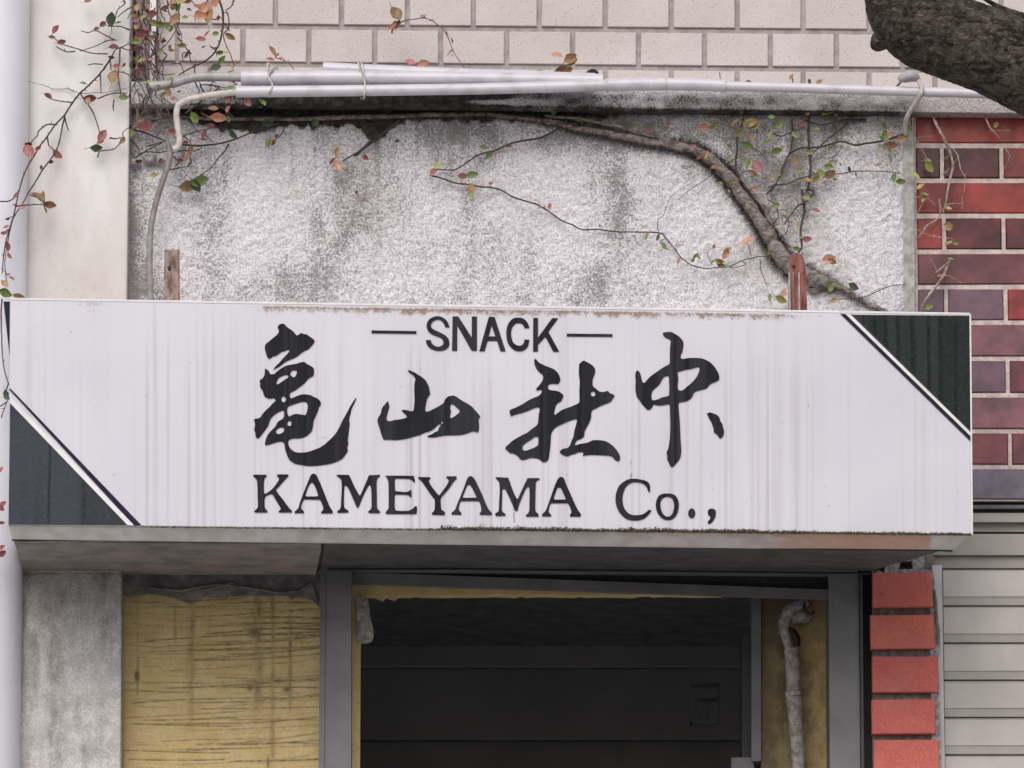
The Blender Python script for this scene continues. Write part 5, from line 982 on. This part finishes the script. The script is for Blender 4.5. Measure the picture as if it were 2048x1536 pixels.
Lc = [(674,306,22,'b',85),(667,326,18,'d',30),(675,332,22,'o',-60),(732,314,14,'d',-30),(874,331,16,'y',60),(866,345,16,'r',60),(870,341,10,'b',0),(967,295,16,'g',-10),(977,310,21,'g',50),(924,352,19,'r',-10),(943,350,24,'g',10),(942,376,20,'b',-80),(942,392,16,'g',-70),(981,367,9,'r',0),(1017,292,11,'r',0),(545,285,14,'g',60),(537,287,14,'d',80),(553,272,9,'k',0),(794,282,10,'k',30),(521,207,20,'g',-60),(535,243,25,'k',40),(630,246,22,'k',-50),
 (1109,225,18,'k',60),(1156,240,17,'k',0),(1269,255,13,'g',40),(1296,260,14,'r',20),(1336,247,14,'r',60),(1303,254,10,'g',60),(1406,255,22,'o',0),(1424,248,22,'y',50),(1469,246,22,'b',60),(1499,247,30,'b',25),(1504,250,27,'g',-15),(1479,265,24,'y',40),(1456,187,18,'g',30),(1474,200,20,'g',0),(1487,195,20,'y',-30),(1484,220,15,'g',80),(1494,290,24,'g',-30),(1501,275,18,'o',-30),(1499,330,22,'g',60),(1514,335,30,'r',-55),(1508,345,20,'b',-30),(1411,310,18,'b',70),(1399,319,17,'d',10),(1414,320,14,'g',0),(1429,337,15,'r',0),(1439,334,9,'y',0),(1469,362,13,'y',0),(1386,295,14,'r',30),(1511,377,15,'o',0),(1494,165,12,'o',60),(1497,163,9,'r',0),
 (1557,210,16,'g',30),(1656,227,26,'y',20),(1556,250,19,'g',30),(1543,233,14,'g',0),(1603,247,15,'r',20),(1543,280,16,'y',0),(1591,270,17,'g',-40),(1593,323,20,'b',60),(1551,300,24,'g',20),(1618,303,16,'y',0),(1598,340,13,'y',0),(1656,333,18,'g',0),(1658,349,24,'b',30),(1643,345,20,'g',-20),(1616,360,24,'b',0),(1631,357,20,'g',40),(1638,365,14,'o',0),(1661,323,13,'y',30),(1756,332,15,'o',0),(1768,270,22,'y',60),(1768,278,22,'g',-20),(1782,269,14,'r',0),(1811,269,22,'y',60),(1801,277,20,'o',20),(1781,290,24,'o',-10),(1815,258,15,'y',0),(1701,339,12,'k',90),(1788,355,18,'g',80),(1801,363,20,'g',0),(1828,352,22,'y',-40),(1841,375,17,'y',30),
 (1776,190,24,'y',0),(1786,207,11,'r',0),(1583,155,13,'o',60),(1593,172,16,'g',0),(1638,165,15,'o',40),(1723,182,10,'o',90),(1551,411,16,'g',20),(1611,399,22,'y',-20),(1568,431,14,'y',0),(1556,456,13,'y',0),(1632,421,15,'r',-20),(1613,479,18,'r',10),(1602,478,12,'g',0),(1593,495,16,'g',0),(1656,518,26,'o',10),(1664,522,18,'b',-20),(1661,574,24,'g',60),(1708,571,22,'k',-20),(1667,601,16,'b',20),(1563,596,24,'y',-20),(1568,587,16,'o',80),(1541,596,15,'g',90),(1071,401,9,'y',0),(1080,416,12,'r',20),(1099,413,13,'r',80),(1200,452,6,'r',90),(1294,475,13,'g',-80),(1294,469,7,'r',0),(1315,475,14,'g',60),(1330,491,17,'g',-50),(1359,523,15,'b',60),(1384,520,11,'g',60),(1390,511,14,'g',40),(1399,512,13,'y',-40),
 (1429,494,10,'r',60),(1449,507,24,'o',70),(1455,500,17,'g',30),(1439,519,20,'y',0),(1441,529,18,'d',-40),(1449,534,15,'g',0),(1426,524,9,'g',30),(1494,484,26,'o',20),(1534,507,13,'g',60),(1537,512,12,'k',0),(712,385,9,'d',80)]
for (x, y, s, c, a) in Lc: leaf(cc, x, y, s, c, a, .028)
for _ in range(34):
    x = rr3.uniform(1440, 1680); y = rr3.uniform(190, 470)
    leaf(cc, x, y, rr3.uniform(7, 13), rr3.choice('gyygyb'), None, .024)
for _ in range(14): leaf(cc, rr3.uniform(1660, 1830), rr3.uniform(200, 370), rr3.uniform(7, 12), rr3.choice('gyybgo'), None, .026)

# ---- dead stems over the maroon tiles
dd_ = thing('dead_creeper', 'pale dead creeper stems dangling over the maroon tiles at right', 'creeper', W(1880, 350, .03))
stems(('stem', M_DEAD, dd_), [(Dn([(1220,790),(1270,830),(1310,890),(1330,960),(1370,1040),(1420,1130),(1460,1230),(1480,1330),(1460,1420),(1435,1536),(1420,1640),(1400,1700)]), .0032), (Hn([(1370,60),(1380,150),(1350,220),(1270,270),(1240,320),(1200,365)]), .0020), (Hn([(1475,540),(1440,590),(1400,680),(1330,770),(1270,850),(1230,930)]), .0030), (Hn([(1475,540),(1400,600),(1340,650)]), .0024),
 (Hn([(1410,120),(1440,100),(1500,90),(1550,95)]), .0011), (Hn([(1190,300),(1240,330),(1330,355),(1400,365),(1480,375),(1500,410)]), .0010), (Hn([(1300,540),(1340,600),(1350,640)]), .0008), (Hn([(1370,670),(1440,670),(1500,700),(1550,730)]), .0008), (Hn([(1160,50),(1230,35),(1290,60),(1340,105)]), .0012), (Hn([(1250,90),(1210,140),(1190,190)]), .0010),
 (Dn([(1780,790),(1750,850),(1740,920),(1770,1010),(1830,1080),(1870,1130)]), .0022), (Dn([(1780,1050),(1830,1040),(1900,1045),(1945,1040)]), .0009), (Dn([(1180,1100),(1230,1190),(1270,1270)]), .0009), (Dn([(1480,1190),(1520,1250),(1540,1350),(1575,1420),(1570,1536)]), .0013), (Dn([(1190,1105),(1260,1090),(1330,1090)]), .0008), (Dn([(1160,940),(1160,1060),(1190,1130)]), .0009), (Dn([(1470,1330),(1500,1290),(1530,1240)]), .0007), (Dn([(1420,1370),(1400,1400),(1460,1340)]), .0008), (Dn([(1900,1190),(1930,1240),(1920,1290),(1890,1350)]), .0010), (Hn([(1100,60),(1110,70)]), .0005), (Dn([(1360,1040),(1400,1020)]), .0008), (Dn([(1400,1280),(1450,1240)]), .0007), (Hn([(1550,0),(1555,60),(1550,140)]), .0008)], .024, .002, 6)
for (x, y, s, c, a) in [(1858,332,24,'y',-60),(1855,321,13,'g',0),(1991,250,13,'y',60),(1998,259,10,'o',0),(1896,486,17,'y',30),(1911,486,12,'g',0),(1896,416,13,'y',0),(1848,399,16,'y',60),(1856,614,18,'g',20),(1896,450,18,'o',-5),(1898,458,12,'b',0),(1846,388,14,'g',0),(1900,518,12,'y',0),(1852,393,12,'b',0),(1880,552,14,'o',0)]: leaf(dd_, x, y, s, c, a, .034)

# ---- separate shoots on the beige tiles
def shoot(label, paths, leaves, d):
    t = thing('creeper_shoot', label, 'creeper', W(leaves[0][0], leaves[0][1], d)); stems(('stem', M_TWIGL, t), paths, d, .0013)
    for (x, y, s, c, a) in leaves: leaf(t, x, y, s, c, a, d + .004)
shoot('small orange leaved shoot above the left pipe tie', [[(550, 114), (565, 120), (577, 126), (588, 139)]], [(543, 103, 24, 'o', -65), (540, 118, 16, 'r', 0), (555, 111, 10, 'g', 40), (562, 117, 10, 'r', 0), (575, 123, 8, 'r', 30)], .03)
shoot('shoot with one large bronze leaf on the upper tiles trailing down to the pipe', [[(795, 52), (803, 44), (815, 40), (832, 38), (848, 36), (863, 41), (880, 53), (893, 67), (900, 85), (908, 105), (921, 125), (934, 143)], [(893, 67), (898, 80)], [(846, 36), (842, 31), (852, 30)], [(905, 98), (895, 110)], [(905, 85), (903, 75)]],
      [(791, 29, 32, 'b', -62), (795, 50, 20, 'b', 70), (783, 54, 16, 'r', 40), (789, 50, 16, 'b', 80), (787, 63, 12, 'b', -80), (863, 41, 10, 'r', 0), (893, 67, 10, 'r', 80), (848, 35, 7, 'd', 0), (903, 110, 6, 'r', 0)], .03)
shoot('pair of salmon leaves resting behind the loose pipe', [[(830, 130), (838, 134), (846, 134)]], [(820, 126, 21, 'r', -25), (846, 129, 24, 'o', 12)], .045)
shoot('rosette of folded bronze leaves where the tiles meet the pipe', [[(1128, 132), (1132, 145)]], [(1112, 115, 24, 'o', -32), (1140, 116, 27, 'b', 35), (1122, 135, 25, 'o', 28), (1146, 127, 24, 'b', 48), (1183, 146, 26, 'k', 2), (1135, 140, 18, 'b', 20), (1115, 143, 14, 'b', 0)], .045)

# ================================================================ STREET TREE (its limb hangs into the upper right corner)
tr = thing('street_tree', 'dark rough barked tree limb reaching in at the upper right corner', 'tree', (2.9, -2.2, 0))
TDp = 2.2
def limb(P, n=28, sub=8, lump=.05, seed=1):
    Q = cr(P, sub); mb = MB(); pts = [W(q[0], q[1], TDp) for q in Q]; rs = [q[2] * MM * (1 - TDp / DIST) for q in Q]
    mb.tube(pts, rs, n)
    vs = np.array(mb.v); ph = np.array([[i, k] for i in range(len(Q)) for k in range(n)])[:len(vs)]
    c = np.array([pts[min(i, len(pts) - 1)] for i, k in ph]); m_ = len(ph); dv = vs[:m_] - c
    nz = fbm(vs[:m_, 0] * 22 + 50, vs[:m_, 2] * 22 + 50 + vs[:m_, 1] * 9, 4, seed); nz2 = fbm(vs[:m_, 0] * 160 + 5, vs[:m_, 2] * 160 + vs[:m_, 1] * 90 + 300, 3, seed + 2)
    vs[:m_] = c + dv * (1 + lump * 2 * (nz - .5) + .055 * (nz2 - .5))[:, None]
    mb.v[:m_] = [tuple(v) for v in vs[:m_]]
    return mb
mb = limb([(1775, -420, 72), (1788, -260, 76), (1800, -140, 80), (1812, -60, 88), (1822, 0, 94), (1850, 45, 92), (1905, 75, 86), (1970, 98, 86), (2040, 130, 88), (2120, 170, 93), (2220, 215, 98), (2400, 300, 106), (2700, 450, 116), (2980, 640, 130), (3120, 900, 150)], 64, 24)
mb.build('limb', M_BARK, tr)
mb = limb([(1790, 62, 30), (1768, 76, 24), (1752, 88, 17), (1744, 92, 9), (1741, 93, 2)], 16, 6, .1, 4); mb.build('knot', M_BARK, tr)
mb = limb([(1940, -30, 5), (1968, -4, 5), (1995, 12, 5), (2030, 26, 6), (2070, 40, 7), (2140, 80, 9), (2260, 140, 12)], 10, 6, .1, 7); mb.build('twig', M_BARK, tr)
p1 = W(3120, 900, TDp)
mb = MB(); mb.tube([(p1.x + .05, -TDp, -.2), (p1.x + .03, -TDp, 1.2), (p1.x + .01, -TDp, 2.6), (p1.x, -TDp, p1.z + .1), (p1.x - .02, -TDp + .05, 5.2), (p1.x + .1, -TDp, 6.4)], [.26, .21, .19, .18, .15, .1], 28); mb.build('trunk', M_BARK, tr)
for o in S.objects:
    g = {'steel_post': 'rusty steel posts carrying the sign', 'wire_tie': 'wire ties round the pipes', 'conduit_pipe': 'white pipes along the ledge', 'creeper_shoot': 'creeper shoots on the beige tiles', 'creeper': 'creepers on the wall'}.get(o.name.split('.')[0])
    if g and o.parent is None: o['group'] = g
